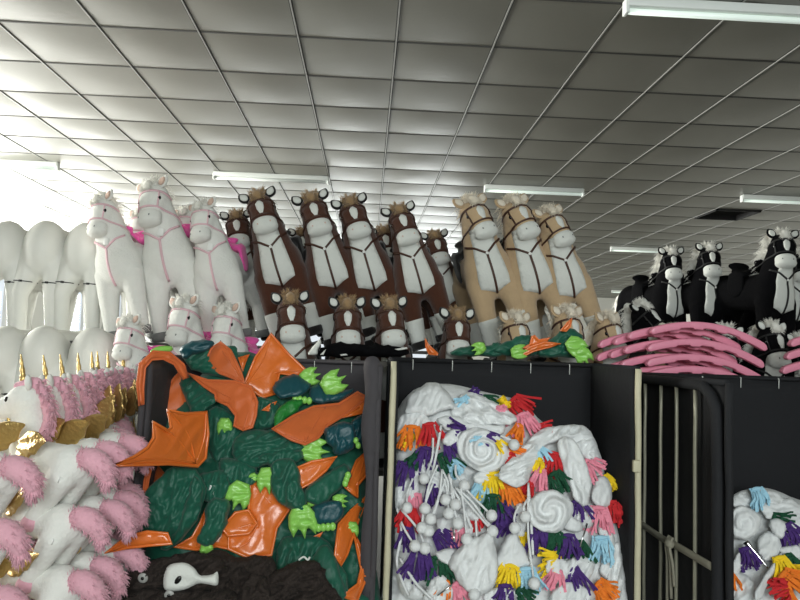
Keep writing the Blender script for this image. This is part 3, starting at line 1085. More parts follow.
# ------------------------------------------------------------------ unicorn plushes beside the dragon cart
def unicorn_kit():
    rs = random.Random(11)
    k = {}
    bm = bmesh.new()
    capsule(bm, (-.07, 0, .200), .056, (.085, 0, .195), .058, 8)
    ball(bm, (.10, 0, .192), (.058, .060, .064), 3)
    capsule(bm, (-.08, 0, .21), .062, (-.115, 0, .345), .046, 7)
    ball(bm, (-.122, 0, .365), (.058, .050, .055), 3)
    capsule(bm, (-.13, 0, .36), .046, (-.205, 0, .335), .034, 6)
    ball(bm, (-.212, 0, .334), (.034, .036, .034), 3)
    for s in (-1, 1):
        capsule(bm, (-.075, s * .036, .16), .040, (-.145, s * .046, .035), .026, 6)
        capsule(bm, (.108, s * .030, .165), .044, (.015, s * .046, .035), .025, 6)
    k['body'] = remesh(bm, .0075, 6)
    bvh = bvh_of(k['body'])
    bm = bmesh.new()
    pts = []; rad = []
    for i in range(25):
        t = i / 24
        pts.append(V((-.130 - .02 * t, 0, .405 + .105 * t)))
        rad.append((.0125 - .0105 * t) * (1 + .13 * math.sin(t * 26)))
    tube(bm, pts, rad, 10)
    k['horn'] = mesh_from('horn', bm)
    k['ears'] = []
    for s in (-1, 1):
        bm = bmesh.new()
        ball(bm, (-.098, s * .034, .425), (.009, .014, .026), 2, Matrix.Rotation(-s * .3, 3, 'X'))
        k['ears'].append(mesh_from('ear', bm))
    k['eyes'] = []
    for s in (-1, 1):
        h, nn, _, _ = bvh.ray_cast(V((-.160, s * .3, .372)), V((0, -s, 0)))
        bm = bmesh.new(); ball(bm, h, (.0075, .003, .009), 2); k['eyes'].append(mesh_from('eye', bm))
    bm = bmesh.new(); roots = []
    for i in range(10):
        t = i / 9
        c = V((-.105 + .055 * t, 0, .418 - .17 * t)) + V((.012 + .022 * math.sin(PI * t), 0, 0))
        ball(bm, c, (.019, .017, .024), 2)
        for _ in range(14):
            a = rs.uniform(-1, 1)
            roots.append((c + V((.014, a * .018, rs.uniform(-.015, .015))), V((.55, a * .9, -.6))))
    for i in range(5):
        ball(bm, (-.145 + .01 * i, 0, .412 + .004 * i), (.016, .02, .014), 2)
    strands(bm, roots, 420, .022, .0025, .003, (0, 0, -1), 3, .5, rs)
    k['mane'] = mesh_from('mane', bm)
    bm = bmesh.new(); roots = []
    path = spline([V((.138, 0, .212)), V((.160, .010, .220)), V((.188, .024, .208)), V((.206, .036, .182)), V((.212, .042, .150))], 3)
    for i, p in enumerate(path):
        t = i / (len(path) - 1)
        r_ = .016 + .018 * math.sin(PI * min(1, t * 1.1)) ** .8
        ball(bm, p, r_, 2)
        d = (path[min(i + 1, len(path) - 1)] - path[max(i - 1, 0)]).normalized()
        for _ in range(22):
            q = V((rs.uniform(-1, 1), rs.uniform(-1, 1), rs.uniform(-1, 1))).normalized()
            roots.append((p + q * r_ * .75, q * .55 + d * .8))
    strands(bm, roots, 1100, .026, .0022, .003, (0, 0, -.5), 3, .45, rs)
    k['tail'] = mesh_from('tail', bm)
    k['hooves'] = []
    for (x, y) in ((-.148, -.046), (-.148, .046), (.016, -.046), (.016, .046)):
        bm = bmesh.new(); ball(bm, (x, y, .026), (.031, .031, .026), 3); k['hooves'].append(mesh_from('hoof', bm))
    # wing: a fan of gold feathers, hinged at the shoulder
    out = [(0, 0), (.02, .035), (.055, .052), (.10, .055), (.150, .040), (.130, .022), (.118, .008), (.108, -.006), (.088, -.012), (.074, -.026), (.052, -.028), (.035, -.032), (.012, -.022)]
    pts, fs = fill_poly(smooth_poly(out, 3), .008)
    bm = bmesh.new(); top, bot = [], []
    for p in pts:
        d = edge_dist(p, out)
        a = math.atan2(p[1] + .01, p[0] + .03)
        z = .008 * min(1, d / .02) + .0035 * math.sin(a * 16) + .003 * noise.noise(V((p[0] * 60, p[1] * 60, 1)))
        top.append(bm.verts.new((p[0], -z - .002, p[1]))); bot.append(bm.verts.new((p[0], z * .3 + .002, p[1])))
    shell(bm, top, bot, fs)
    k['wing'] = mesh_from('wing', bm)
    bm = bmesh.new(); box(bm, (.128, -.058, .168), (.022, .003, .017), Matrix.Rotation(.4, 3, 'Y') @ Matrix.Rotation(-.4, 3, 'Z')); k['tag'] = mesh_from('care_tag', bm)
    def turn(me):
        for v in me.vertices:
            t = max(0, min(1, (v.co.z - .25) / .09)); t = t * t * (3 - 2 * t)
            if v.co.x > .03: t = 0
            a = R(24) * t
            x, y = v.co.x + .115, v.co.y
            v.co.x = -.115 + x * math.cos(a) - y * math.sin(a); v.co.y = x * math.sin(a) + y * math.cos(a)
    for q in [k['body'], k['horn'], k['mane']] + k['ears'] + k['eyes']: turn(q)
    return k


UK = unicorn_kit()


def unicorn_proto():
    r = thing('unicorn_plush', '', 'unicorn toy')
    link('body', UK['body'], WHITE, r)
    link('horn', UK['horn'], GOLD, r); link('mane', UK['mane'], PINKF, r); link('tail', UK['tail'], PINKF, r)
    for q in UK['ears']: link('ear', q, WHITE, r)
    for q in UK['eyes']: link('eye', q, EYE, r)
    for q in UK['hooves']: link('hoof', q, PINKF, r)
    for s in (-1, 1):
        w = link('wing', UK['wing'], GOLD, r, (-.055, s * .062, .245))
        w.rotation_euler = (s * .25, -.15, s * .25)
        w.scale = (1, -s if s > 0 else 1, 1)
    link('care_tag', UK['tag'], TAGM, r)
    return r


UNI = unicorn_proto()
first = [True]
r = thing('stock_table', 'low grey table under the stacked unicorns', 'table', (-1.2, 3.0, 0))
UZ = [1.035, .862, .689, .516]
TZ = CAMZ + (UZ[-1] - CAMZ) * 1.16 - .004
bm = bmesh.new(); box(bm, (0, 0, TZ - .015), (.84, 1.9, .03)); obj('tabletop', bm, BOARD, r, smooth=False)
for sx in (-1, 1):
    for sy in (-1, 1):
        bm = bmesh.new(); box2(bm, (sx * .38 - .02, sy * .9 - .02, 0), (sx * .38 + .02, sy * .9 + .02, TZ - .03)); obj('leg', bm, STEEL, r, smooth=False)
LAY = ['top layer', 'second layer', 'third layer', 'bottom layer']
ORD = ['first', 'second', 'third', 'fourth', 'fifth', 'sixth', 'seventh', 'eighth', 'ninth', 'tenth', 'eleventh', 'twelfth']
YS = [(1.99, -.16), (2.13, 0), (2.27, 0), (2.41, 0), (2.55, -.025), (2.69, -.075), (2.83, -.105), (2.97, -.125), (3.12, -.145)]
ru = random.Random(5)
for li, z in enumerate(UZ):
    for k, (y, dx) in enumerate(YS):
        if li > 1 and k > 6: continue
        o = UNI if first[0] else copy_tree(UNI)
        first[0] = False
        o.location = (-.935 + dx + ru.uniform(-.012, .012), y + ru.uniform(-.01, .01), z)
        o.location = V((0, 0, CAMZ)) + (o.location - V((0, 0, CAMZ))) * 1.16
        o.scale = (1.16,) * 3
        o.rotation_euler = (ru.uniform(-.03, .03), ru.uniform(-.03, .03), R(-30 - max(0, k - 3) * 9) + ru.uniform(-.06, .06))
        o['group'] = 'unicorn plushes stacked beside the dragon cart'
        if li == 0:
            o['label'] = ['white unicorn plush with head out of view, pink tail in front of the top layer',
                          'white unicorn plush whose whole face with one black eye shows, gold horn upright'][k] if k < 2 else \
                'top-layer white unicorn plush, %s behind the one whose face shows' % ORD[k - 2]
        else:
            o['label'] = 'white unicorn plush with pink tail, %s in the %s counting from the front' % (ORD[k], LAY[li])
        for ch in o.children:
            if ch.name.startswith('wing'):
                up = ru.uniform(-.1, .25) if k < 3 else ru.uniform(.5, 1.3)
                s = 1 if ch.location.y > 0 else -1
                ch.rotation_euler = (s * ru.uniform(.05, .4), -up, s * ru.uniform(.1, .4))

# ------------------------------------------------------------------ heaps in the carts
def ray_hit(bvh, px, py, default):
    o = V((0, 0, CAMZ))
    d = (at(px, py, 3) - o).normalized()
    h = bvh.ray_cast(o, d)[0]
    return h.y if h is not None else default


def heap(name, px, Yfun, thick, label, cat, m, wrinkle, wf, seed):
    """the loose mass that fills a cart: a lumpy closed mesh whose front shows between the pieces"""
    px = smooth_poly(px, 3)
    pts, fs = fill_poly(px, 4)
    bm = bmesh.new(); top, bot = [], []
    c = at(sum(p[0] for p in px) / len(px), sum(p[1] for p in px) / len(px), 3.1)
    for p in pts:
        d = min(1, edge_dist(p, px) / 60)
        Y = Yfun(p[0], p[1])
        w = (1 - 2 * abs(noise.noise(V((p[0] * wf, p[1] * wf, seed))))) * wrinkle + noise.noise(V((p[0] * wf * .35, p[1] * wf * .35, seed + 4))) * wrinkle * 1.6 + (1 - 2 * abs(noise.noise(V((p[0] * wf * 2.3, p[1] * wf * 2.3, seed + 2))))) * wrinkle * .35
        top.append(bm.verts.new(at(p[0], p[1], Y - thick * math.sqrt(1 - (1 - d) ** 2) - w) - c))
        bot.append(bm.verts.new(at(p[0], p[1], max(Y + .05, Y * .3 + 3.44 * .7)) - c))
    shell(bm, top, bot, fs)
    o = obj(name, bm, m, loc=c)
    tag(o, label, cat, kind='stuff')
    return BVHTree.FromPolygons([v.co + c for v in o.data.vertices], [tuple(p.vertices) for p in o.data.polygons])


LR = (100, 330, 2.2207)
DY = lambda x, y: min(3.38, 3.36 - .0016 * (y - 380))
DBV = heap('dragon_cloth', [(150, 676), (147, 520), (160, 430), (185, 395), (215, 362), (250, 352), (300, 375), (345, 400), (364, 425), (368, 520), (370, 676)],
           DY, .12, 'dark green crumpled cloth at the bottom of the dragon piece heap', 'cloth', GREEN, .03, .05, 2)
layer = [0]


def placed(px, lay):
    cx = sum(p[0] for p in px) / len(px); cy = sum(p[1] for p in px) / len(px)
    return cx, cy


def local_Y(bvh, px, lift, YF_):
    """distance and tilt of the heap's face under an outline"""
    cx = sum(p[0] for p in px) / len(px); cy = sum(p[1] for p in px) / len(px)
    ys = []
    for p in px + [(cx, cy)]:
        ys.append((p[0] - cx, p[1] - cy, ray_hit(bvh, cx + (p[0] - cx) * .8, cy + (p[1] - cy) * .8, YF_(p[0], p[1]) - .05)))
    n = len(ys)
    my = sum(a[2] for a in ys) / n
    sxx = sum(a[0] ** 2 for a in ys) + 1; syy = sum(a[1] ** 2 for a in ys) + 1
    bx = sum(a[0] * (a[2] - my) for a in ys) / sxx; by = sum(a[1] * (a[2] - my) for a in ys) / syy
    return my - lift, (max(-.004, min(.004, bx)), max(-.005, min(.002, by)))


def dragon_wing(pts, ribs, label, lift=.05, m=None, Y=None, slope=None, smooth=True, thick=.012, bead=.006, curl=0, region=LR):
    px = rg(region, pts)
    if Y is None:
        Y, slope = local_Y(DBV, px, lift, DY)
    slope = slope or (0, 0)
    m = m or ORANGE
    layer[0] += 1
    bm, c3, nrm = pillow(px, Y, thick, slope, wrinkle=.007, wf=15, wdir=(.6, .8), smooth=False, seed=layer[0], edge=.5, step=.010)
    o = obj('dragon_wing', bm, m, loc=c3); tag(o, label, 'wing', 'satin dragon wings')
    cx = sum(p[0] for p in px) / len(px); cy = sum(p[1] for p in px) / len(px)
    bm = bmesh.new()
    px_tube(bm, c3, px, Y, bead, .004, 6, True, slope, (cx, cy))
    obj('piping', bm, m, o)
    for r_ in ribs:
        bm = bmesh.new()
        px_tube(bm, c3, spline(rg(region, r_), 5), Y, .004, thick * 1.05, 6, False, slope, (cx, cy))
        obj('rib', bm, m, o)
    return o


CN = [0]


def claw_bm(c3, px, ang, size, Y, n=3):
    """a lime satin paw with pointed toes: px the place of its root, ang the way it points (photo angle)"""
    bm = bmesh.new()
    s = size
    dx, dy = math.cos(ang), math.sin(ang)
    def q(a, b): return (px[0] + dx * a * s - dy * b * s, px[1] + dy * a * s + dx * b * s)
    out = [q(-.15, -.28), q(.2, -.5), q(.62, -.55), q(1.0, -.42), q(.72, -.2), q(.76, -.12), q(1.12, 0), q(.78, .12), q(.72, .2), q(1.0, .42), q(.62, .55), q(.2, .5), q(-.15, .28)]
    b2, c, _ = pillow(out, Y, .014, (0, 0), wrinkle=.010, wf=40, seed=size, smooth=False, step=.007)
    b2.transform(Matrix.Translation(c - c3))
    return b2


def dragon_leg(pts, label, claw=None, lift=.05, m=None, thick=.032, wr=.019, wdir=(.3, 1), Y=None, slope=None, nubs=None, name='dragon_skin', hollow=None, region=LR, tagpos=None):
    px = rg(region, pts)
    if Y is None:
        Y, slope = local_Y(DBV, px, lift, DY)
    layer[0] += 1
    bm, c3, nrm = pillow(px, Y, thick, slope or (0, 0), wrinkle=wr * 1.15, wf=30, wdir=wdir, seed=layer[0] * .37, edge=.55, step=.0075, jag=1.2)
    o = obj(name, bm, m or GREEN, loc=c3); tag(o, label, 'dragon piece', 'green dragon pieces')
    if claw:
        for (p, ang, size) in claw:
            p = rg(region, [p])[0]
            obj('claw', claw_bm(c3, p, R(ang), size, Y - thick - .008), LIME, o)
    if nubs:
        for (a, b, n, rad) in nubs:
            a, b = rg(region, [a, b])
            for i in range(n):
                t = (i + .5) / n
                p = at(a[0] + (b[0] - a[0]) * t, a[1] + (b[1] - a[1]) * t, Y - thick * .9) - c3
                bm = bmesh.new(); ball(bm, p, (rad, rad * .8, rad * 1.25), 2); obj('toe', bm, LIME, o)
    if hollow:
        hp_ = rg(region, hollow)
        b2, c, _ = pillow(hp_, Y - thick * .9, .006, (0, 0), wrinkle=.006, wf=20, seed=3)
        b2.transform(Matrix.Translation(c - c3)); obj('lining', b2, TEAL, o)
    if tagpos:
        p = rg(region, [tagpos])[0]
        c = at(p[0], p[1], Y - thick - .012) - c3
        bm = bmesh.new(); box(bm, c, (.022, .002, .036), Matrix.Rotation(.15, 3, 'Y')); obj('care_tag', bm, TAGM, o)
    return o


def lime_piece(p, ang, size, label, lift=.06, region=LR):
    p = rg(region, [p])[0]
    Y = ray_hit(DBV, p[0], p[1], DY(p[0], p[1]) - .05) - lift
    c = at(p[0], p[1], Y)
    o = obj('dragon_claw', claw_bm(c, p, R(ang), size, Y), LIME, loc=c)
    tag(o, label, 'claw', 'lime dragon claws')
    return o


# what lies deepest first
dragon_leg([(240, 190), (270, 172), (330, 215), (320, 280), (280, 300), (245, 270)], 'dark green velour dragon piece under the middle of the heap, beside the big spread wing', lift=.02)
dragon_leg([(345, 150), (400, 165), (395, 210), (345, 225), (330, 190)], 'dark green velour scrap in the hollow between three upper wings', lift=.02)
dragon_wing([(235, 395), (255, 430), (285, 455), (310, 492), (260, 480), (215, 488), (165, 482), (205, 460), (222, 430)], [[(240, 400), (215, 480)]], 'orange satin dragon wing low in the heap between two hanging green sleeves', lift=.03)
dragon_wing([(335, 338), (375, 332), (420, 400), (392, 440), (380, 500), (330, 506), (285, 486), (285, 455), (330, 450), (348, 430), (330, 400)], [[(345, 345), (400, 410)], [(350, 430), (330, 470), (300, 485)], [(360, 350), (352, 400), (350, 440)]], 'large orange satin dragon wing at the foot of the heap with gathered edge', lift=.05)
dragon_wing([(300, 405), (330, 400), (348, 430), (330, 452), (285, 457), (270, 440)], [[(290, 445), (340, 430)]], 'small folded orange wing lying over the large one at the heap foot', lift=.075)
dragon_wing([(12, 496), (60, 458), (105, 448), (150, 452), (160, 474), (110, 478), (60, 484)], [[(30, 488), (90, 465), (140, 462)]], 'orange wing tip poking out low beside the unicorns, under the green sleeve', Y=2.66)
dragon_wing([(113, 303), (130, 305), (150, 330), (140, 345), (122, 338), (112, 322)], [], 'orange wing end tucked just under the big outspread wing', lift=.03, m=ORANGEM)
dragon_wing([(108, 300), (116, 302), (108, 335), (102, 380), (95, 378), (98, 335)], [], 'narrow orange wing edge hanging against the cart side by a lime scrap', m=ORANGEM, bead=.004, Y=2.92)
lime_piece((112, 345), 100, 15, 'lime satin claw beside the narrow orange wing edge near the unicorns', .02)
dragon_wing([(545, 350), (570, 290), (598, 262), (596, 318), (572, 345), (571, 372), (560, 362)], [[(590, 275), (570, 345)]], 'orange wing hanging against the rumpled grey lining, pointed end down', lift=.03)
dragon_wing([(530, 432), (556, 402), (600, 360), (575, 420), (548, 500), (535, 522), (522, 500)], [[(595, 365), (550, 430), (533, 510)]], 'long narrow orange wing running down beside the rumpled grey lining', lift=.04)
dragon_wing([(563, 450), (590, 500), (588, 560), (570, 602), (535, 592), (572, 565), (580, 530)], [], 'curved orange wing strip at the lower corner by the rumpled grey lining', lift=.04)
dragon_wing([(450, 494), (470, 462), (495, 448), (478, 474)], [], 'tiny orange wing tip below the biggest lime paw', lift=.06, bead=.004)
dragon_leg([(400, 470), (450, 455), (505, 470), (545, 545), (540, 600), (450, 600), (395, 550)], 'dark green velour dragon piece at the lowest corner under the long narrow wing', lift=.03)
dragon_leg([(430, 570), (490, 480), (520, 500), (545, 590), (500, 610)], 'dark green pointed velour flap beside the brown pelts', lift=.05, wr=.008)
# body of the heap
dragon_leg([(150, 312), (212, 308), (235, 350), (222, 400), (185, 450), (130, 466), (62, 444), (54, 420), (98, 362)], 'wide dark green velour dragon leg hanging out beside the unicorns with lime toes', nubs=[((88, 462), (132, 466), 4, .016)], wdir=(.5, 1), wr=.016, Y=2.89)
dragon_leg([(205, 330), (228, 350), (224, 400), (200, 445), (155, 488), (135, 482), (170, 440)], 'narrow dark green sleeve hanging beside the wide dragon leg', wdir=(.5, 1), wr=.014, Y=2.87)
dragon_leg([(210, 330), (250, 312), (285, 318), (280, 370), (250, 385), (215, 370)], 'dark green velour dragon body piece carrying a small white tag', lift=.09, tagpos=(248, 355))
dragon_leg([(238, 380), (282, 375), (285, 410), (275, 448), (240, 482), (215, 466), (232, 430)], 'dark green dragon leg hanging straight down with one lime paw', lift=.1, claw=[((238, 474), 95, 13)], wr=.016)
dragon_leg([(300, 240), (335, 222), (400, 226), (450, 245), (452, 272), (400, 290), (350, 305), (310, 300), (295, 275)], 'dark green gathered velour mass in the middle of the heap', lift=.08, wdir=(1, .2), wr=.02)
dragon_leg([(270, 285), (330, 295), (350, 320), (310, 345), (270, 330)], 'crumpled dark green velour piece over the lime paw in mid heap', lift=.075, wr=.018)
dragon_leg([(350, 280), (420, 262), (455, 275), (430, 300), (385, 305)], 'dark green velour roll below the gathered middle mass', lift=.08, wr=.015)
dragon_leg([(385, 292), (430, 288), (448, 340), (458, 395), (425, 400), (388, 372), (378, 330)], 'dark green dragon leg slanting down to the biggest lime paw', lift=.1, claw=[((446, 398), 82, 27)])
lime_piece((372, 312), 85, 22, 'lime three-pointed paw lying on the orange wing in mid heap', .1)
dragon_leg([(320, 325), (352, 315), (350, 335), (325, 345)], 'small dark green cuff above the drooping lime paw', lift=.085, claw=[((315, 345), 110, 24)], wr=.006, thick=.02)
dragon_wing([(440, 305), (470, 292), (526, 282), (502, 312), (470, 338), (446, 352), (438, 330)], [[(450, 312), (515, 288)]], 'small orange wing pointing up beside the dark green slanting leg', lift=.08)
dragon_wing([(383, 220), (430, 190), (475, 170), (530, 164), (572, 138), (600, 152), (580, 162), (548, 186), (505, 213), (484, 240), (455, 254), (425, 244)], [[(455, 250), (450, 215), (440, 190)], [(455, 250), (480, 205), (500, 172)], [(455, 250), (410, 232)]], 'broad orange wing crossing the heap above the dark sleeve openings', lift=.10, m=ORANGEM)
dragon_leg([(388, 195), (405, 165), (445, 152), (450, 168), (425, 190), (395, 215)], 'bright green velour scrap over the broad orange wing', lift=.075, m=BGREEN, wr=.006, thick=.02)
dragon_leg([(500, 218), (555, 205), (568, 235), (562, 262), (530, 278), (508, 255)], 'dark teal sleeve with open mouth near the rumpled grey lining', lift=.10, hollow=[(522, 225), (556, 212), (564, 240), (548, 268), (530, 262)], nubs=[((566, 240), (576, 262), 2, .012)], m=TEAL)
dragon_leg([(555, 208), (590, 188), (603, 230), (592, 262), (570, 255)], 'dark teal sleeve end squeezed against the rumpled grey lining', lift=.08, nubs=[((592, 240), (592, 262), 2, .012)], m=TEAL)
lime_piece((452, 266), 5, 24, 'flat lime paw between the broad wing and the gathered middle', .08)
dragon_leg([(458, 352), (500, 318), (545, 298), (556, 325), (522, 362), (490, 388), (455, 378)], 'dark green padded dragon leg with a row of lime toes under it', lift=.09, nubs=[((543, 345), (552, 318), 3, .013), ((462, 384), (490, 388), 3, .013)], wr=.006)
dragon_leg([(478, 388), (528, 378), (542, 405), (520, 430), (482, 432), (470, 410)], 'dark teal padded dragon leg lowest beside the biggest lime paw', lift=.1, nubs=[((480, 440), (522, 436), 4, .014)], m=TEAL, wr=.005)
lime_piece((520, 378), 5, 13, 'small lime paw between two padded dragon legs', .1)
lime_piece((560, 430), 95, 14, 'lime claw hidden beside the long narrow orange wing', .05)
# the upper part
dragon_wing([(190, 80), (186, 140), (192, 172), (152, 190), (130, 176), (134, 150), (165, 106)], [], 'upright orange wing standing inside the cart against its charcoal side', lift=.02, m=ORANGEM)
dragon_leg([(180, 128), (178, 108), (212, 100), (235, 125), (262, 155), (240, 172), (206, 188), (195, 165)], 'dark green open sleeve hanging under the upper wing, beside the upright orange one', lift=.05, wdir=(1, .6))
dragon_leg([(205, 40), (240, 36), (255, 75), (300, 95), (290, 112), (240, 98), (205, 90), (185, 62)], 'dark green velour drape lying over the back rim', lift=.04, wdir=(1, .3), wr=.015)
dragon_leg([(175, 42), (205, 26), (245, 24), (250, 42), (215, 52), (190, 66)], 'teal green velour fold on the rim beside the standing orange wing', lift=.06, m=TEAL, wr=.012, wdir=(1, .2))
dragon_leg([(272, 40), (300, 36), (308, 62), (300, 75), (285, 60)], 'dark green velour tip behind the standing orange wing at the rim', lift=.03, wr=.008, thick=.02)
dragon_wing([(28, 302), (75, 282), (105, 262), (119, 240), (118, 205), (150, 224), (158, 216), (150, 178), (188, 186), (236, 182), (240, 230), (234, 285), (216, 303), (150, 297), (90, 299)],
            [[(212, 292), (170, 240), (118, 205)], [(212, 292), (195, 230), (150, 178)], [(214, 292), (232, 240), (236, 182)], [(212, 296), (120, 285), (30, 302)]], 'big outspread orange satin wing with its point over the unicorns', Y=2.70, slope=(.005, 0), bead=.007)
dragon_wing([(193, 94), (240, 112), (300, 114), (336, 126), (349, 160), (346, 190), (338, 216), (318, 222), (298, 213), (302, 190), (285, 168), (258, 156), (256, 142), (232, 126)], [[(335, 150), (290, 150), (200, 98)], [(336, 150), (300, 160), (258, 156)], [(340, 150), (318, 222)]], 'orange wing with ribs in the upper middle, below the folded upright one', lift=.12, m=ORANGEM)
dragon_wing([(238, 62), (248, 40), (268, 27), (290, 45), (312, 90), (322, 122), (298, 108), (266, 96), (246, 80)], [[(315, 112), (268, 40)]], 'orange velvet wing leaning back over the rim, rounded top', lift=.08, m=ORANGEM)
dragon_wing([(380, 8), (420, 55), (460, 92), (440, 102), (398, 96), (388, 142), (360, 150), (320, 121), (345, 62)], [[(322, 121), (360, 70), (380, 12)], [(325, 121), (400, 92), (455, 93)], [(325, 123), (385, 140)]], 'shiny orange wing rising highest above the grey rim', lift=.05, bead=.007)
dragon_wing([(308, 62), (332, 54), (322, 74), (318, 92)], [], 'tiny orange wing corner under the highest wing', lift=.03, bead=.004)
dragon_wing([(360, 178), (378, 165), (392, 158), (380, 180)], [], 'tiny orange wing corner in the dark hollow above the broad wing', lift=.05, bead=.004)
dragon_leg([(384, 125), (400, 106), (435, 98), (470, 122), (440, 148), (398, 150)], 'leaf-shaped dark teal dragon foot with lime toes, below the highest wing', lift=.10, nubs=[((428, 152), (470, 158), 4, .014)], m=TEAL, wr=.004)
dragon_leg([(470, 125), (505, 112), (530, 132), (565, 132), (530, 158), (480, 162), (465, 145)], 'dark teal dragon foot crossed by the topmost lime paw', lift=.09, claw=[((500, 128), -30, 22)], m=TEAL, wr=.01)
lime_piece((450, 108), -15, 17, 'lime paw pointing up beside the leaf-shaped dragon foot', .11)
lime_piece((277, 200), 90, 15, 'lime claw strip beside the gathered dark green middle', .06)
lime_piece((345, 322), 130, 9, 'little lime claw by the dark green cuff', .11)
dragon_wing([(560, 150), (598, 150), (602, 164), (580, 185), (540, 195), (575, 172)], [], 'folded orange wing end touching the rumpled grey lining near the top', lift=.06, bead=.005)
# draped over the cart's charcoal side
Yr = 3.02
dragon_wing([(88, 168), (82, 120), (88, 75), (118, 47), (155, 50), (186, 76), (196, 106), (185, 110), (165, 76), (140, 64), (115, 66), (100, 84), (96, 130), (97, 165)], [], 'orange wing edge draped over the charcoal side of the cart', Y=2.96, slope=(.003, 0), m=ORANGEM, bead=.005)
lp = rg(LR, [(112, 46), (130, 36), (158, 36), (160, 46), (138, 50), (118, 54)])
bm, c3, _ = pillow(lp, 2.98, .01, (.003, 0)); o = obj('dragon_claw', bm, LIME, loc=c3); tag(o, 'flat lime satin strip on the rim corner beside the lower white horse', 'claw', 'lime dragon claws')

# the same kind of pieces lying behind the black cart's rim, on the plank
TR = (420, 280, 4)
dragon_leg([(122, 296), (150, 272), (205, 262), (270, 262), (300, 250), (345, 262), (380, 292), (300, 306), (180, 306)], 'dark green dragon piece behind the rim below the brown horse with loose forelock', Y=3.66, slope=(0, 0), region=TR, wdir=(1, .3), wr=.014)
dragon_leg([(290, 285), (335, 248), (385, 228), (430, 222), (480, 250), (470, 300), (380, 306)], 'dark green dragon piece in the middle of the heap behind the black rim', Y=3.64, slope=(0, 0), region=TR, wdir=(1, .3), wr=.014)
dragon_leg([(470, 270), (520, 235), (560, 205), (605, 195), (650, 228), (668, 280), (690, 305), (560, 308), (480, 306)], 'dark green dragon piece heaped highest behind the black rim, before the palominos', Y=3.62, slope=(0, 0), region=TR, wdir=(1, .5), wr=.016)
dragon_wing([(405, 272), (440, 258), (448, 226), (458, 222), (475, 240), (520, 232), (500, 250), (450, 268)], [], 'crumpled orange wing on the green heap behind the black rim', Y=3.58, m=ORANGE, region=TR, bead=.005)
dragon_wing([(385, 305), (440, 268), (500, 248), (562, 256), (520, 268), (455, 284), (415, 305)], [], 'long flat orange wing slanting over the green heap behind the black rim', Y=3.56, m=ORANGE, region=TR, bead=.005)
dragon_wing([(562, 204), (588, 172), (607, 152), (602, 185), (585, 205)], [], 'orange wing tip standing up before a lower palomino horse', Y=3.56, m=ORANGE, region=TR, bead=.004)
dragon_wing([(20, 232), (35, 260), (72, 295), (70, 300), (35, 296), (24, 268)], [[(22, 236), (45, 292)]], 'small orange wing tip standing over the post between the two carts', Y=3.60, m=ORANGE, region=TR, bead=.004)
for k, (p, a, s_, lb) in enumerate([((255, 266), 160, 12, 'lime paw on the green heap beside the lower brown horse'), ((372, 292), -10, 14, 'lime paw lying behind the black rim under the long flat wing'),
                                    ((600, 245), 40, 18, 'lime paw on the slope of the highest green piece, toward the pink runners'), ((640, 280), 60, 16, 'lime paw lowest on the green slope beside the pink runners')]):
    q = rg(TR, [p])[0]
    c = at(q[0], q[1], 3.54); o = obj('dragon_claw', claw_bm(c, q, R(a), s_, 3.55), LIME, loc=c); tag(o, lb, 'claw', 'lime dragon claws')

# brown plush pelts on the front of the heap
BR = (100, 540, 3.077)


def pelt(pts, Y, label, slope=(0, -.001), thick=.06):
    layer[0] += 1
    px = rg(BR, pts)
    bm, c3, n = pillow(px, Y, thick, slope, wrinkle=.045, wf=34, wdir=(.8, .4), seed=layer[0] * .7, edge=.7, step=.009, jag=2.5)
    o = obj('horse_pelt', bm, DBROWN, loc=c3); tag(o, label, 'pelt', 'unstuffed brown horse pelts')
    bv = BVHTree.FromPolygons([v.co + c3 for v in o.data.vertices], [tuple(p.vertices) for p in o.data.polygons])
    return o, c3, bv


def button_eye(o, c3, bv, p, r_):
    q = rg(BR, [p])[0]
    Y = ray_hit(bv, q[0], q[1], 2.7)
    c = at(q[0], q[1], Y - .004)
    rot = Matrix.Rotation(.1, 3, 'X')
    bm = bmesh.new(); ball(bm, c - c3, (r_, .007, r_), 3, rot); e = obj('eye', bm, EYEG, o)
    bm = bmesh.new(); ball(bm, c - c3 + V((0, -.006, 0)), (r_ * .36, .004, r_ * .36), 2, rot); obj('pupil', bm, EYE, e)


o, c3, bv = pelt([(330, 45), (370, 30), (440, 55), (500, 45), (540, 70), (545, 190), (420, 200), (340, 120)], 2.80, 'dark brown plush pelt lying between the white-muzzled one and the second head')
o, c3, bv = pelt([(20, 200), (60, 165), (80, 110), (130, 70), (210, 48), (300, 36), (370, 50), (400, 100), (380, 150), (300, 160), (160, 160), (90, 200)], 2.74, 'dark brown horse pelt with grey button eye and a floppy white muzzle')
button_eye(o, c3, bv, (132, 117), .019)
mp = rg(BR, [(196, 145), (198, 105), (215, 76), (262, 70), (292, 88), (308, 108), (345, 106), (362, 98), (362, 138), (330, 136), (302, 134), (262, 152), (215, 158)])
bm, c, _ = pillow(mp, 2.655, .025, (0, 0), wrinkle=.008, wf=24, seed=2); bm.transform(Matrix.Translation(c - c3)); mz = obj('muzzle', bm, GREYW, o)
q = rg(BR, [(240, 123)])[0]; bm = bmesh.new(); ball(bm, at(q[0], q[1], 2.628) - c3, (.010, .006, .018), 2, Matrix.Rotation(.6, 3, 'Y')); obj('nostril', bm, EYE, mz)
o, c3, bv = pelt([(10, 230), (60, 180), (140, 150), (230, 150), (330, 160), (400, 150), (430, 230), (200, 260)], 2.68, 'dark brown horse pelt lowest under the white muzzle, one grey button eye showing')
button_eye(o, c3, bv, (213, 170), .019)
o, c3, bv = pelt([(510, 190), (515, 130), (545, 95), (590, 72), (650, 62), (690, 85), (700, 130), (735, 165), (730, 230), (520, 240)], 2.72, 'dark brown horse pelt head with a scrap of white thread on its crown')
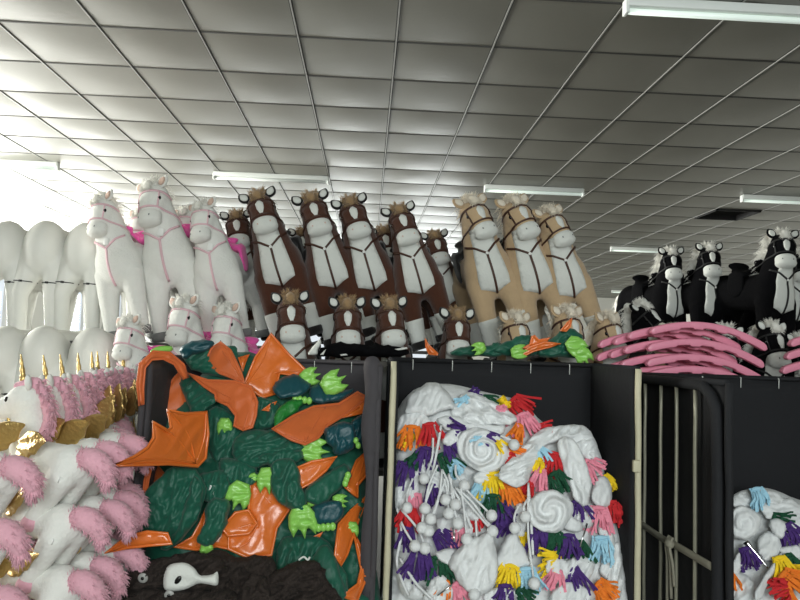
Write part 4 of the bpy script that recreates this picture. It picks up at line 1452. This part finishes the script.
q = rg(BR, [(630, 58)])[0]; bm = bmesh.new(); tube(bm, spline([at(q[0] - 6, q[1] + 1, 2.66) - c3, at(q[0] - 1, q[1] - 2, 2.655) - c3, at(q[0] + 3, q[1] + 1, 2.65) - c3, at(q[0] + 5, q[1] - 2, 2.65) - c3], 4), .004, 5); obj('white_thread', bm, GREYW, o)
o, c3, bv = pelt([(420, 240), (430, 150), (470, 110), (520, 120), (530, 200), (520, 250)], 2.70, 'dark brown crumpled pelt ear between the muzzle and the second head', thick=.04)
bm = bmesh.new(); pts = spline([at(*rg(BR, [p])[0], 2.70) for p in [(10, 185), (30, 150), (70, 124), (85, 122)]], 6); c = pts[0].copy(); tube(bm, [p - c for p in pts], .0035, 6)
o = obj('whisker_cord', bm, mat('beige_webbing', (150, 146, 130), .8), loc=c); tag(o, 'thin curved beige cord beside the brown pelt eye, near the unicorn tails', 'cord')

# ------------------------------------------------------------------ the black cart's pile of white cloth and felt
MR = (370, 330, 2.2214)
WY = lambda x, y: min(3.40, 3.34 - .0015 * (y - 400))
WBV = heap('white_cloth', [(393, 676), (393, 520), (394, 425), (408, 395), (425, 386), (450, 384), (485, 392), (522, 402), (545, 424), (578, 430), (598, 448), (606, 480), (616, 520), (618, 676)],
           WY, .13, 'crumpled white cloth filling the gaps low in the felt fringe pile', 'cloth', CLOTH, .03, .055, 5)
wl = [0]


def dr(bv, f):
    return lambda x, y: ray_hit(bv, x, y, f(x, y))


def white(pts, label, lift=.04, thick=.02, wr=.016, wdir=(.4, 1), swirl=None, region=MR, bv=None, f=None, name='white_cloth_skin', wf=32, smooth=True):
    wl[0] += 1
    px = rg(region, pts)
    bv, f = bv or WBV, f or WY
    Y, sl = local_Y(bv, px, lift, f)
    bm, c3, n = pillow(px, Y, thick, sl, wrinkle=wr, wf=wf, wdir=wdir, seed=wl[0] * .61 + 20, edge=.5, step=.0065, swirl=swirl, jag=.9, smooth=smooth)
    o = obj(name, bm, CLOTH, loc=c3)
    tag(o, label, 'cloth toy skin', 'limp white cloth skins')
    return o


def tuft(p, color, ang, size, label, lift=.055, n=13, region=MR, bv=None, f=None):
    """a bundle of felt strips sewn together at the root, fanning out"""
    q = rg(region, [p])[0]
    bv, f = bv or WBV, f or WY
    Y = ray_hit(bv, q[0], q[1], f(*q)) - lift
    c = at(q[0], q[1], Y)
    rs = random.Random(int(p[0] * 7 + p[1] * 13))
    L = size / 2.2214 * Y / F
    a0 = R(ang)
    bm = bmesh.new()
    dm = (cr * math.cos(a0) - cu * math.sin(a0))
    nrm = -fw
    sm = dm.cross(nrm).normalized()
    wid = L * .62
    ncol = max(4, round(wid / .0125))
    for row in range(4):
        for i in range(ncol):
            u = (i + .5 + rs.uniform(-.3, .3)) / ncol - .5
            a = u * .9 + rs.uniform(-.28, .28)
            d = dm * math.cos(a) + sm * math.sin(a)
            side = d.cross(nrm).normalized()
            l = L * rs.uniform(.72, 1.08) * (1 - .12 * row); w = .0098 * rs.uniform(.8, 1.2)
            b0 = sm * (u * wid) - dm * L * (.5 - .07 * row) + nrm * (.010 * row)
            P, N = [], []
            lift_, curl_, sw = rs.uniform(.004, .024), rs.uniform(-.012, .030), rs.uniform(-.22, .22)
            roll = rs.uniform(-.7, .7)
            for k in range(6):
                t = k / 5
                P.append(b0 + d * (l * t) + side * (l * sw * t * t) + nrm * (lift_ * math.sin(PI * min(1, t * 1.3)) + curl_ * t * t) + V((0, 0, -.012 * t * t)))
                tw = roll * t + sw * 1.2 * t
                N.append((nrm * math.cos(tw) + side * math.sin(tw)).normalized())
            ribbon(bm, P, N, w, .0011)
    ball(bm, -dm * L * .46 + nrm * .008, (wid * .42, .010, .010), 2, Matrix((sm, nrm, dm)).transposed())
    o = obj('felt_fringe', bm, TUFT[color], loc=c, smooth=False)
    tag(o, label, 'felt fringe', 'coloured felt fringes')
    return o


# cloth skins, deepest first
white([(52, 250), (62, 200), (88, 180), (128, 192), (138, 216), (110, 226), (80, 240)], 'white cloth cap edge against the cart post beside the orange fringe', .05)
white([(75, 184), (86, 148), (110, 128), (138, 114), (168, 132), (185, 160), (188, 174), (160, 180), (130, 192), (100, 186)], 'domed white cloth cap lying topmost on the pile', .06, .045, .012)
white([(180, 172), (200, 148), (222, 138), (262, 150), (300, 175), (325, 195), (312, 212), (262, 208), (225, 214), (190, 200)], 'white cloth skin with long creases draped beside the domed cap', .06, .02, .030, (.9, -.5))
white([(150, 196), (200, 190), (250, 208), (300, 214), (290, 235), (230, 230), (170, 222)], 'white cloth band tucked under the creased drape', .05, .025, .014, (1, -.2))
white([(192, 245), (212, 222), (250, 218), (292, 238), (312, 268), (306, 300), (268, 318), (225, 306), (198, 280)], 'white cloth skin coiled in a spiral round a pale blue fringe', .07, .03, wr=.006, swirl=(0, 0, .017, 1, 150))
white([(160, 245), (178, 222), (205, 226), (195, 250), (172, 258)], 'small looped white cloth flap above the pom-pom cords', .065, .02, .006)
white([(285, 320), (335, 262), (372, 226), (420, 212), (462, 210), (492, 226), (506, 270), (496, 286), (470, 262), (440, 250), (398, 252), (372, 290), (350, 335), (318, 350)], 'large white cloth skin draped over the crest toward the black lining', .08, .02, .030, (.9, .5))
white([(415, 252), (440, 238), (462, 256), (482, 300), (492, 345), (480, 392), (456, 378), (436, 330)], 'long white cloth tube hanging down from the large draped skin', .105, .02, .016, (.3, -1))
white([(452, 255), (480, 240), (503, 262), (510, 285), (490, 292), (470, 280)], 'white cloth hump behind the long hanging tube', .05, .03, .01)
white([(490, 368), (500, 335), (518, 322), (536, 348), (534, 388), (505, 394)], 'white cloth bag bulging at the side by the black lining', .06, .03, .01)
white([(348, 400), (362, 372), (392, 355), (425, 362), (450, 385), (446, 420), (420, 450), (385, 448), (358, 430)], 'white cloth gathered into a rosette with a dark centre', .085, .03, wr=.006, swirl=(.004, .003, .018, 2, 120))
white([(100, 300), (122, 280), (150, 310), (180, 345), (195, 372), (160, 362), (128, 340)], 'white cloth strip running from the purple fringe to the cord bundle', .06, .02, .014, (.8, -.6))
white([(55, 350), (85, 330), (108, 300), (112, 345), (98, 385), (70, 410), (56, 400)], 'white cloth strip hanging by the cart post above the lowest red fringe', .05, .02, .014, (.3, 1))
white([(175, 515), (198, 482), (235, 460), (268, 452), (282, 500), (285, 545), (268, 578), (236, 590), (205, 572), (188, 548)], 'smooth white cloth bag lying low with a pom-pom on it', .10, .04, .014)
white([(145, 492), (190, 486), (205, 500), (182, 522), (158, 515)], 'small white cloth corner beside the smooth bag', .08, .02, .006)
white([(283, 495), (300, 462), (322, 448), (345, 490), (358, 522), (325, 530), (284, 536)], 'cone-shaped white cloth cap over the lower yellow fringe', .085, .035, .007)
white([(392, 512), (430, 508), (445, 535), (428, 565), (398, 552)], 'white cloth scrap among the lower purple and yellow fringes', .055, .02, .012)
white([(400, 590), (430, 560), (475, 565), (500, 590), (480, 612), (410, 612)], 'white cloth skin at the bottom edge of view near the orange fringe', .06, .03, .012)
white([(505, 440), (540, 452), (545, 500), (538, 550), (510, 540), (518, 490)], 'greyish white cloth strip squeezed against the black lining low down', .035, .02, .014)
white([(60, 500), (85, 480), (108, 500), (100, 540), (125, 590), (90, 600), (62, 570)], 'white cloth strip low by the cart post beside the big purple fringe', .04, .02, .014)
white([(395, 405), (430, 400), (470, 430), (462, 450), (430, 440)], 'white cloth tab beside the rosette over a purple fringe', .06, .015, .008)
white([(320, 395), (345, 390), (350, 440), (335, 470), (318, 440)], 'narrow white cloth fold between the rosette and the pom-pom bundle', .05, .02, .012)

white([(230, 320), (262, 312), (300, 322), (330, 345), (318, 360), (270, 340), (236, 345)], 'white cloth fold under the coiled skin above the big yellow fringe', .06, wr=.022, wdir=(1, -.2))
white([(150, 420), (190, 405), (240, 425), (262, 450), (225, 462), (180, 470), (150, 450)], 'creased white cloth behind the pom-pom bundle', .05, wr=.024)
white([(205, 345), (240, 385), (250, 420), (225, 425), (195, 390)], 'narrow white cloth behind the fan of cords', .05, wr=.02)
white([(55, 440), (70, 425), (105, 450), (95, 490), (62, 490)], 'white cloth crumple by the cart post between red and purple fringes', .05, wr=.022)
white([(130, 560), (160, 545), (190, 590), (150, 612), (120, 600)], 'white cloth crumple at the bottom edge beside the orange fringe', .06, wr=.022)
white([(430, 520), (470, 500), (500, 520), (480, 560), (440, 560)], 'creased white cloth between purple and pale blue fringes low down', .05, wr=.024)
white([(280, 300), (320, 290), (350, 320), (340, 370), (310, 350)], 'creased white cloth in the hollow beside the big orange fringe', .05, wr=.022)
white([(440, 395), (480, 390), (500, 400), (490, 440), (450, 430)], 'creased white cloth between rosette and large pink fringe', .05, wr=.022)
white([(530, 520), (550, 470), (560, 540), (555, 600), (530, 600)], 'white cloth hanging lowest along the black lining', .03, wr=.022, wdir=(.2, 1))
white([(235, 590), (290, 570), (330, 585), (320, 615), (240, 615)], 'creased white cloth below the smooth bag at the bottom edge', .05, wr=.024)

# felt fringes
T = [((82, 238), 'yellow', 170, 30, 'small yellow felt fringe at the cart post below the white cap'), ((92, 238), 'orange', 95, 52, 'orange felt fringe under the white cap at the cart post'),
     ((135, 232), 'red', 80, 52, 'red felt fringe beside the orange one under the domed cap'), ((188, 218), 'purple', 200, 46, 'purple felt fringe between domed cap and the coiled white skin'),
     ((182, 262), 'purple', 60, 40, 'purple felt fringe under the small looped flap'), ((168, 298), 'green', 60, 52, 'dark green felt fringe above the pom-pom cords'),
     ((122, 284), 'purple', 100, 48, 'purple felt fringe below the red one, over the white strip'), ((76, 322), 'purple', 100, 60, 'purple felt fringe hanging down along the cart post'),
     ((98, 286), 'green', 130, 34, 'dark green felt fringe behind the purple ones near the post'), ((188, 305), 'blue', 60, 34, 'pale blue felt fringe just under the dark green one'),
     ((238, 250), 'blue', 160, 40, 'pale blue felt fringe in the middle of the coiled white skin'), ((205, 162), 'blue', 150, 36, 'pale blue felt fringe peeping out beside the domed cap'),
     ((268, 240), 'purple', 20, 44, 'purple felt fringe along the upper side of the coiled skin'), ((284, 254), 'yellow', 60, 34, 'yellow felt fringe beside the purple one on the coil'),
     ((318, 272), 'orange', 20, 46, 'orange felt fringe between the coil and the large draped skin'), ((315, 292), 'red', 70, 40, 'red felt fringe under the orange one beside the coil'),
     ((335, 172), 'red', 45, 56, 'red felt fringe topmost on the crest of the pile'), ((345, 208), 'pink', 70, 50, 'pink felt fringe hanging below the topmost red one'),
     ((290, 180), 'pink', 10, 36, 'pink felt fringe at the end of the creased drape'), ((296, 158), 'yellow', -30, 28, 'yellow felt fringe on the crest between dark green and red'),
     ((268, 156), 'green', 10, 36, 'dark green felt fringe on the crest behind the creased drape'), ((235, 140), 'purple', -20, 30, 'purple felt fringe highest behind the creased drape'),
     ((385, 222), 'red', 0, 40, 'red felt fringe tucked behind the large draped skin'), ((325, 225), 'orange', 120, 34, 'orange felt fringe below the pink one on the crest'),
     ((380, 276), 'blue', 60, 40, 'pale blue felt fringe inside the hollow of the large draped skin'), ((372, 298), 'yellow', 110, 26, 'small yellow felt fringe in the hollow of the draped skin'),
     ((402, 298), 'red', 100, 56, 'red felt fringe beside the long hanging tube'), ((372, 328), 'pink', 110, 46, 'pink felt fringe above the rosette'),
     ((418, 338), 'green', 60, 50, 'dark green felt fringe between the rosette and the hanging tube'), ((345, 352), 'red', 130, 36, 'red felt fringe half hidden above the rosette'),
     ((275, 345), 'yellow', 80, 58, 'large yellow felt fringe in the middle of the pile'), ((312, 362), 'orange', 70, 58, 'large orange felt fringe beside the big yellow one'),
     ((246, 358), 'blue', 110, 56, 'pale blue felt fringe beside the big yellow one'), ((272, 388), 'green', 90, 46, 'dark green felt fringe under the big yellow one'),
     ((300, 405), 'purple', 60, 46, 'purple felt fringe under the big orange one'), ((298, 438), 'purple', 120, 50, 'purple felt fringe between the pom-poms and the cone-shaped cap'),
     ((495, 302), 'pink', 40, 44, 'pink felt fringe at the side behind the hanging tube'), ((530, 338), 'yellow', 50, 36, 'yellow felt fringe at the outer side by the black lining'),
     ((505, 422), 'pink', 95, 62, 'large pink felt fringe below the white bag at the side'), ((536, 405), 'red', 85, 52, 'red felt fringe beside the large pink one at the outer side'),
     ((462, 400), 'purple', 80, 46, 'purple felt fringe below the end of the hanging tube'), ((372, 462), 'purple', 90, 56, 'purple felt fringe right under the rosette'),
     ((410, 472), 'green', 90, 54, 'dark green felt fringe right under the rosette'), ((342, 468), 'yellow', 100, 36, 'small yellow felt fringe beside the cone-shaped cap'),
     ((395, 508), 'yellow', 170, 56, 'yellow felt fringe spread below the dark green one'), ((440, 478), 'purple', 90, 50, 'purple felt fringe between dark green and dark teal felt low down'),
     ((468, 490), 'green', 80, 44, 'dark green felt fringe low beside the pale blue one'), ((512, 488), 'blue', 90, 62, 'pale blue felt fringe low at the outer side'),
     ((455, 558), 'purple', 70, 64, 'large purple felt fringe low on the pile'), ((308, 550), 'yellow', 100, 60, 'yellow felt fringe under the cone-shaped cap'),
     ((348, 556), 'blue', 85, 58, 'pale blue felt fringe under the cone-shaped cap'), ((108, 520), 'purple', 100, 68, 'big purple felt fringe low by the cart post'),
     ((155, 530), 'green', 85, 58, 'dark green felt fringe beside the smooth white bag'), ((168, 466), 'purple', 40, 54, 'purple felt fringe under the pom-pom bundle'),
     ((195, 456), 'pink', 85, 44, 'pink felt fringe under the pom-pom bundle'), ((205, 582), 'pink', 60, 52, 'pink felt fringe under the smooth white bag'),
     ((165, 580), 'orange', 90, 48, 'orange felt fringe low beside the smooth white bag'), ((84, 420), 'red', 100, 52, 'red felt fringe by the cart post among pom-poms'),
     ((100, 385), 'pink', 90, 44, 'pink felt fringe by the cart post above the red one'), ((82, 462), 'purple', 90, 50, 'purple felt fringe by the cart post below the red one'),
     ((410, 552), 'pink', 110, 44, 'pink felt fringe low below the spread yellow one'), ((522, 576), 'orange', 40, 48, 'orange felt fringe lowest at the outer side'),
     ((300, 588), 'purple', 90, 46, 'purple felt fringe at the bottom edge under the yellow one'), ((240, 420), 'red', 60, 34, 'red felt fringe peeping out between the pom-poms'),
     ((140, 365), 'purple', 80, 44, 'purple felt fringe behind the upper pom-poms'), ((345, 590), 'green', 40, 44, 'dark green felt fringe at the bottom edge beside pale blue')]
for p, c, a, s_, lb in T:
    tuft(p, c, a, s_, lb)

# pom-poms on cords
PC = [((120, 330), (140, 240)), ((210, 345), (190, 300)), ((168, 377), (160, 310)), ((82, 395), (95, 330)), ((122, 397), (150, 300)), ((175, 408), (165, 330)), ((135, 420), (160, 310)),
      ((195, 430), (180, 330)), ((115, 440), (140, 340)), ((130, 447), (165, 340)), ((215, 465), (200, 340)), ((272, 447), (190, 350)), ((270, 412), (200, 340)), ((322, 440), (330, 390)), ((345, 415), (355, 370)),
      ((122, 485), (70, 400)), ((100, 480), (62, 410)), ((190, 388), (175, 320))]
SOLO = {((365, 563), (352, 340)): 'white pom-pom on the long straight cord beside the pale blue fringe under the cone-shaped cap', ((232, 588), (235, 420)): 'white pom-pom lying on the smooth white bag',
        ((320, 255), (290, 235)): 'white pom-pom among the orange and red fringes at the crest'}
for k, (p, q) in enumerate(PC + list(SOLO)):
    a, b = rg(MR, [p, q])
    Y = ray_hit(WBV, a[0], a[1], WY(*a)) - .135
    c = at(a[0], a[1], Y)
    bm = bmesh.new(); ball(bm, (0, 0, 0), (.0245, .0245, .0245), 3)
    rs = random.Random(k)
    for v in bm.verts: v.co *= 1 + .05 * noise.noise(v.co * 70 + V((k, 0, 0)))
    o = obj('pom_pom', bm, CLOTH, loc=c)
    lb = SOLO.get((p, q), 'white pom-pom on a white cord in the bundle between cart post and coiled skin')
    if k in (15, 16): lb = 'white pom-pom low by the cart post, one of a touching pair'
    if k in (13, 14): lb = 'white pom-pom close beside the rosette'
    tag(o, lb, 'pom-pom', ['white pom-poms in the cord bundle', 'pom-poms low by the post', 'pom-poms beside the rosette'][1 if k in (15, 16) else 2 if k in (13, 14) else 0] if (p, q) not in SOLO else 'single white pom-poms')
    pts = []
    mid_ = ((a[0] + b[0]) / 2 + rs.uniform(-5, 5), (a[1] + b[1]) / 2)
    for g in spline([a, mid_, b], 6):
        pts.append(at(g[0], g[1], ray_hit(WBV, g[0], g[1], WY(*g)) - .115) - c)
    pts[0] = V((0, 0, .01))
    bm = bmesh.new(); tube(bm, pts, .0052, 6); obj('cord', bm, CLOTH, o)
CORDS = [([(158, 210), (150, 260), (138, 320), (125, 370)], 'white cord hanging from the looped flap beside the upper pom-poms'),
         ([(352, 350), (358, 430), (362, 500)], 'white cord running down past the rosette'),
         ([(190, 350), (225, 380), (255, 420), (272, 440)], 'white cord fanning out toward the cone-shaped cap'),
         ([(180, 345), (205, 390), (225, 440)], 'white cord fanning out over the pom-pom bundle'),
         ([(60, 395), (70, 450), (60, 520), (85, 590)], 'white cord loop along the cart post low down'),
         ([(65, 505), (100, 560), (140, 600)], 'white cord slanting to the bottom edge beside the big purple fringe')]
for pts_, lb in CORDS:
    px = spline(rg(MR, pts_), 6)
    P = [at(g[0], g[1], ray_hit(WBV, g[0], g[1], WY(*g)) - .10) for g in px]
    bm = bmesh.new(); tube(bm, [p - P[0] for p in P], .006, 6)
    o = obj('cloth_cord', bm, CLOTH, loc=P[0]); tag(o, lb, 'cord', 'white cloth cords')
PINS = [([(466, 482), (482, 430)], MR, 'thin metal rod sticking up beside the dark green fringe low in the pile'), ([(150, 590), (182, 566)], MR, 'thin metal rod near the bottom by the orange fringe'), ([(184, 440), (188, 470)], MR, 'short metal rod under the pom-pom bundle')]
for (a, b), rgn, lb in PINS:
    a, b = rg(rgn, [a, b])
    A = at(a[0], a[1], ray_hit(WBV, a[0], a[1], WY(*a)) - .12); B = at(b[0], b[1], ray_hit(WBV, b[0], b[1], WY(*b)) - .14)
    bm = bmesh.new(); tube(bm, [A - A, B - A], [.003, .0045], 8); o = obj('metal_rod', bm, SILVER, loc=A); tag(o, lb, 'rod', 'metal rods')

# the third cart's pile
RR = (720, 480, 5)
RY = lambda x, y: 3.30 - .0024 * (y - 490)
RBV = heap('white_cloth', [(727, 690), (727, 520), (735, 500), (755, 488), (775, 490), (800, 500), (840, 505), (880, 540), (880, 690)], RY, .10, 'crumpled white cloth under the pile in the wire-sided cart', 'cloth', CLOTH, .025, .055, 9)
K = dict(region=RR, bv=RBV, f=RY)
white([(50, 110), (90, 60), (180, 36), (260, 50), (320, 90), (300, 130), (220, 130), (150, 130), (90, 150)], 'white cloth skin arched over the top of the third cart pile', .05, wdir=(1, -.3), **K)
white([(60, 150), (130, 130), (200, 180), (190, 250), (140, 300), (70, 290), (50, 220)], 'round white cloth swirl against the third cart side', .07, .03, .004, swirl=(0, 0, .008, 1, 150), **K)
white([(200, 120), (300, 100), (360, 90), (420, 150), (400, 200), (300, 190), (230, 190)], 'white cloth skin at the crest beside the dark green fringe', .05, wdir=(1, .1), **K)
white([(250, 200), (300, 195), (335, 230), (320, 290), (275, 280), (250, 240)], 'padded white cloth end beside the purple fringe', .08, .03, .005, **K)
white([(190, 290), (230, 262), (290, 270), (310, 340), (270, 400), (215, 400), (190, 350)], 'white cloth bag under the metal cone', .06, .03, .006, **K)
white([(60, 420), (110, 330), (130, 320), (125, 390), (100, 460), (60, 470)], 'white cloth loop hanging under the swirl', .06, .02, .008, **K)
white([(170, 580), (220, 480), (290, 380), (310, 360), (300, 420), (240, 520), (200, 600)], 'long white cloth strip crossing below the metal cone', .08, .02, .008, (.6, 1), **K)
white([(40, 480), (120, 470), (180, 540), (170, 620), (60, 620)], 'crumpled white cloth skin at the bottom edge of the third cart pile', .04, .03, .014, **K)
white([(300, 340), (400, 330), (420, 390), (350, 400), (310, 380)], 'white cloth edge between the purple and yellow fringes of the third cart', .05, .02, .008, **K)
for p, c, a, s_, lb in [((185, 88), 'blue', 80, 46, 'dull blue felt fringe under the arched white skin of the third cart'), ((355, 280), 'purple', 60, 60, 'purple felt fringe beside the padded end in the third cart'),
                        ((310, 195), 'green', 10, 44, 'dark green felt fringe at the crest of the third cart pile'), ((300, 435), 'yellow', 80, 50, 'yellow felt fringe in the third cart'),
                        ((285, 545), 'red', 170, 62, 'red felt fringe lowest in the third cart'), ((355, 515), 'orange', 40, 64, 'orange felt fringe beside the red one in the third cart'),
                        ((130, 385), 'purple', 80, 44, 'purple felt fringe inside the white loop of the third cart'), ((48, 500), 'orange', 90, 34, 'small orange felt fringe against the third cart side'),
                        ((385, 440), 'yellow', 0, 40, 'yellow felt fringe at the picture edge above the orange one'), ((345, 410), 'green', 70, 38, 'dark green felt fringe behind the yellow ones in the third cart')]:
    tuft(p, c, a, s_, lb, .06, **K)
a, b = rg(RR, [(128, 308), (240, 440)])
A = at(a[0], a[1], 3.02); B = at(b[0], b[1], 2.96)
bm = bmesh.new(); tube(bm, spline([A - A, (B - A) * .5, B - A], 4), [.014 - .0014 * i for i in range(9)], 12); o = obj('metal_cone', bm, SILVER, loc=A); tag(o, 'shiny slender metal cone lying on the third cart pile', 'cone')

# ------------------------------------------------------------------ pink rocker runners on the plank, black toy lying behind the rim
def runner_mesh(L=.64, seed=0):
    """a bowed plastic runner with rounded ends and shallow notches along its lower edge"""
    bm = bmesh.new()
    n = 60
    up, dn = [], []
    for i in range(n + 1):
        t = i / n; x = (t - .5) * L
        c = .072 * (1 - (2 * t - 1) ** 2)
        e = min(t, 1 - t) * L
        h = .021 * math.sqrt(max(0.0, 1 - max(0, 1 - e / .024) ** 2))
        notch = .008 if any(abs(t - q) < .055 for q in (.30, .50, .70)) else 0
        up.append((x, c + h)); dn.append((x, c - h + (notch if e > .03 else 0)))
    prof = up + dn[-2:0:-1]
    f = [bm.verts.new((x, -.019, z)) for x, z in prof]; b = [bm.verts.new((x, .019, z)) for x, z in prof]
    m = len(prof)
    for i in range(m):
        j = (i + 1) % m
        bm.faces.new((f[i], f[j], b[j], b[i]))
    for i in range(1, n):
        for s in (f, b):
            A, B = s[i], s[i + 1] if i + 1 <= n else None
            bm.faces.new((s[i], s[i + 1], s[m - i - 1], s[m - i])) if i + 1 < n else None
    for s in (f, b):
        bm.faces.new((s[0], s[1], s[m - 1])); bm.faces.new((s[n - 1], s[n], s[n + 1]))
    bmesh.ops.remove_doubles(bm, verts=bm.verts, dist=1e-5)
    me = mesh_from('runner', bm)
    return me


RM = runner_mesh()


def runner(px, py, Y, label, rot=0, tilt=0, flip=False):
    """px, py: where the top of its bow shows"""
    o = link('rocker_runner', RM, PINKPL)
    c = at(px, py, Y)
    o.location = (c.x, Y, c.z - .093)
    o.rotation_euler = (0, R(tilt), R(rot))
    tag(o, label, 'rocker runner', 'pink plastic rocker runners')
    md = o.modifiers.new('soft', 'BEVEL'); md.width = .006; md.segments = 2; md.limit_method = 'ANGLE'; md.angle_limit = R(50)
    return o


ordn = ['top', 'second', 'third', 'lowest']
for k, (px, py) in enumerate([(708, 323), (705, 340), (704, 355), (706, 367)]):
    runner(px, py, 3.58, 'pink rocker runner, %s in the front column of the large stack' % ordn[k], 0, 6.5)
for k, (px, py) in enumerate([(684, 326), (680, 340), (677, 354), (676, 366)]):
    runner(px, py, 3.66, 'pink rocker runner, %s in the second column of the large stack' % ordn[k], 2, 4)
for k, (px, py) in enumerate([(668, 330), (664, 343), (660, 357)]):
    runner(px, py, 3.74, 'pink rocker runner, %s in the third column of the large stack, only its end showing' % ordn[k], 4, 2)
for k, (px, py) in enumerate([(652, 331), (650, 344)]):
    runner(px, py, 3.80, 'pink rocker runner, %s in the rear column of the large stack, only its end showing' % ordn[k], 5, 0)
for k, (px, py) in enumerate([(846, 331), (842, 344), (838, 358)]):
    runner(px, py, 3.58, 'pink rocker runner, %s of the small stack at the picture edge' % ['top', 'middle', 'lowest'][k], 0, 2)
LR2 = (260, 280, 5)
layer[0] += 1
px = rg(LR2, [(285, 372), (300, 345), (345, 320), (400, 312), (470, 318), (540, 325), (600, 320), (680, 330), (735, 352), (735, 380), (500, 385), (360, 385)])
bm, c3, n = pillow(px, 3.62, .05, (0, 0), wrinkle=.02, wf=16, wdir=(1, .2), seed=4.2, edge=.8, jag=1.5)
o = obj('horse_pelt', bm, BLACK, loc=c3); tag(o, 'black plush horse pelt lying flat behind the charcoal rim, one white foot up', 'pelt')
px = rg(LR2, [(240, 372), (258, 340), (278, 318), (300, 296), (306, 318), (290, 345), (285, 372)])
b2, c, _ = pillow(px, 3.60, .03, (0, 0), wrinkle=.003, seed=1); b2.transform(Matrix.Translation(c - c3)); obj('white_foot', b2, GREYW, o)
for pl in ([(300, 374), (330, 345), (318, 374)], [(672, 345), (735, 335), (738, 345), (690, 352)], [(400, 372), (430, 368), (440, 376), (405, 380)]):
    b2, c, _ = pillow(rg(LR2, pl), 3.555, .008, (0, 0), smooth=False); b2.transform(Matrix.Translation(c - c3)); obj('white_patch', b2, GREYW, o)
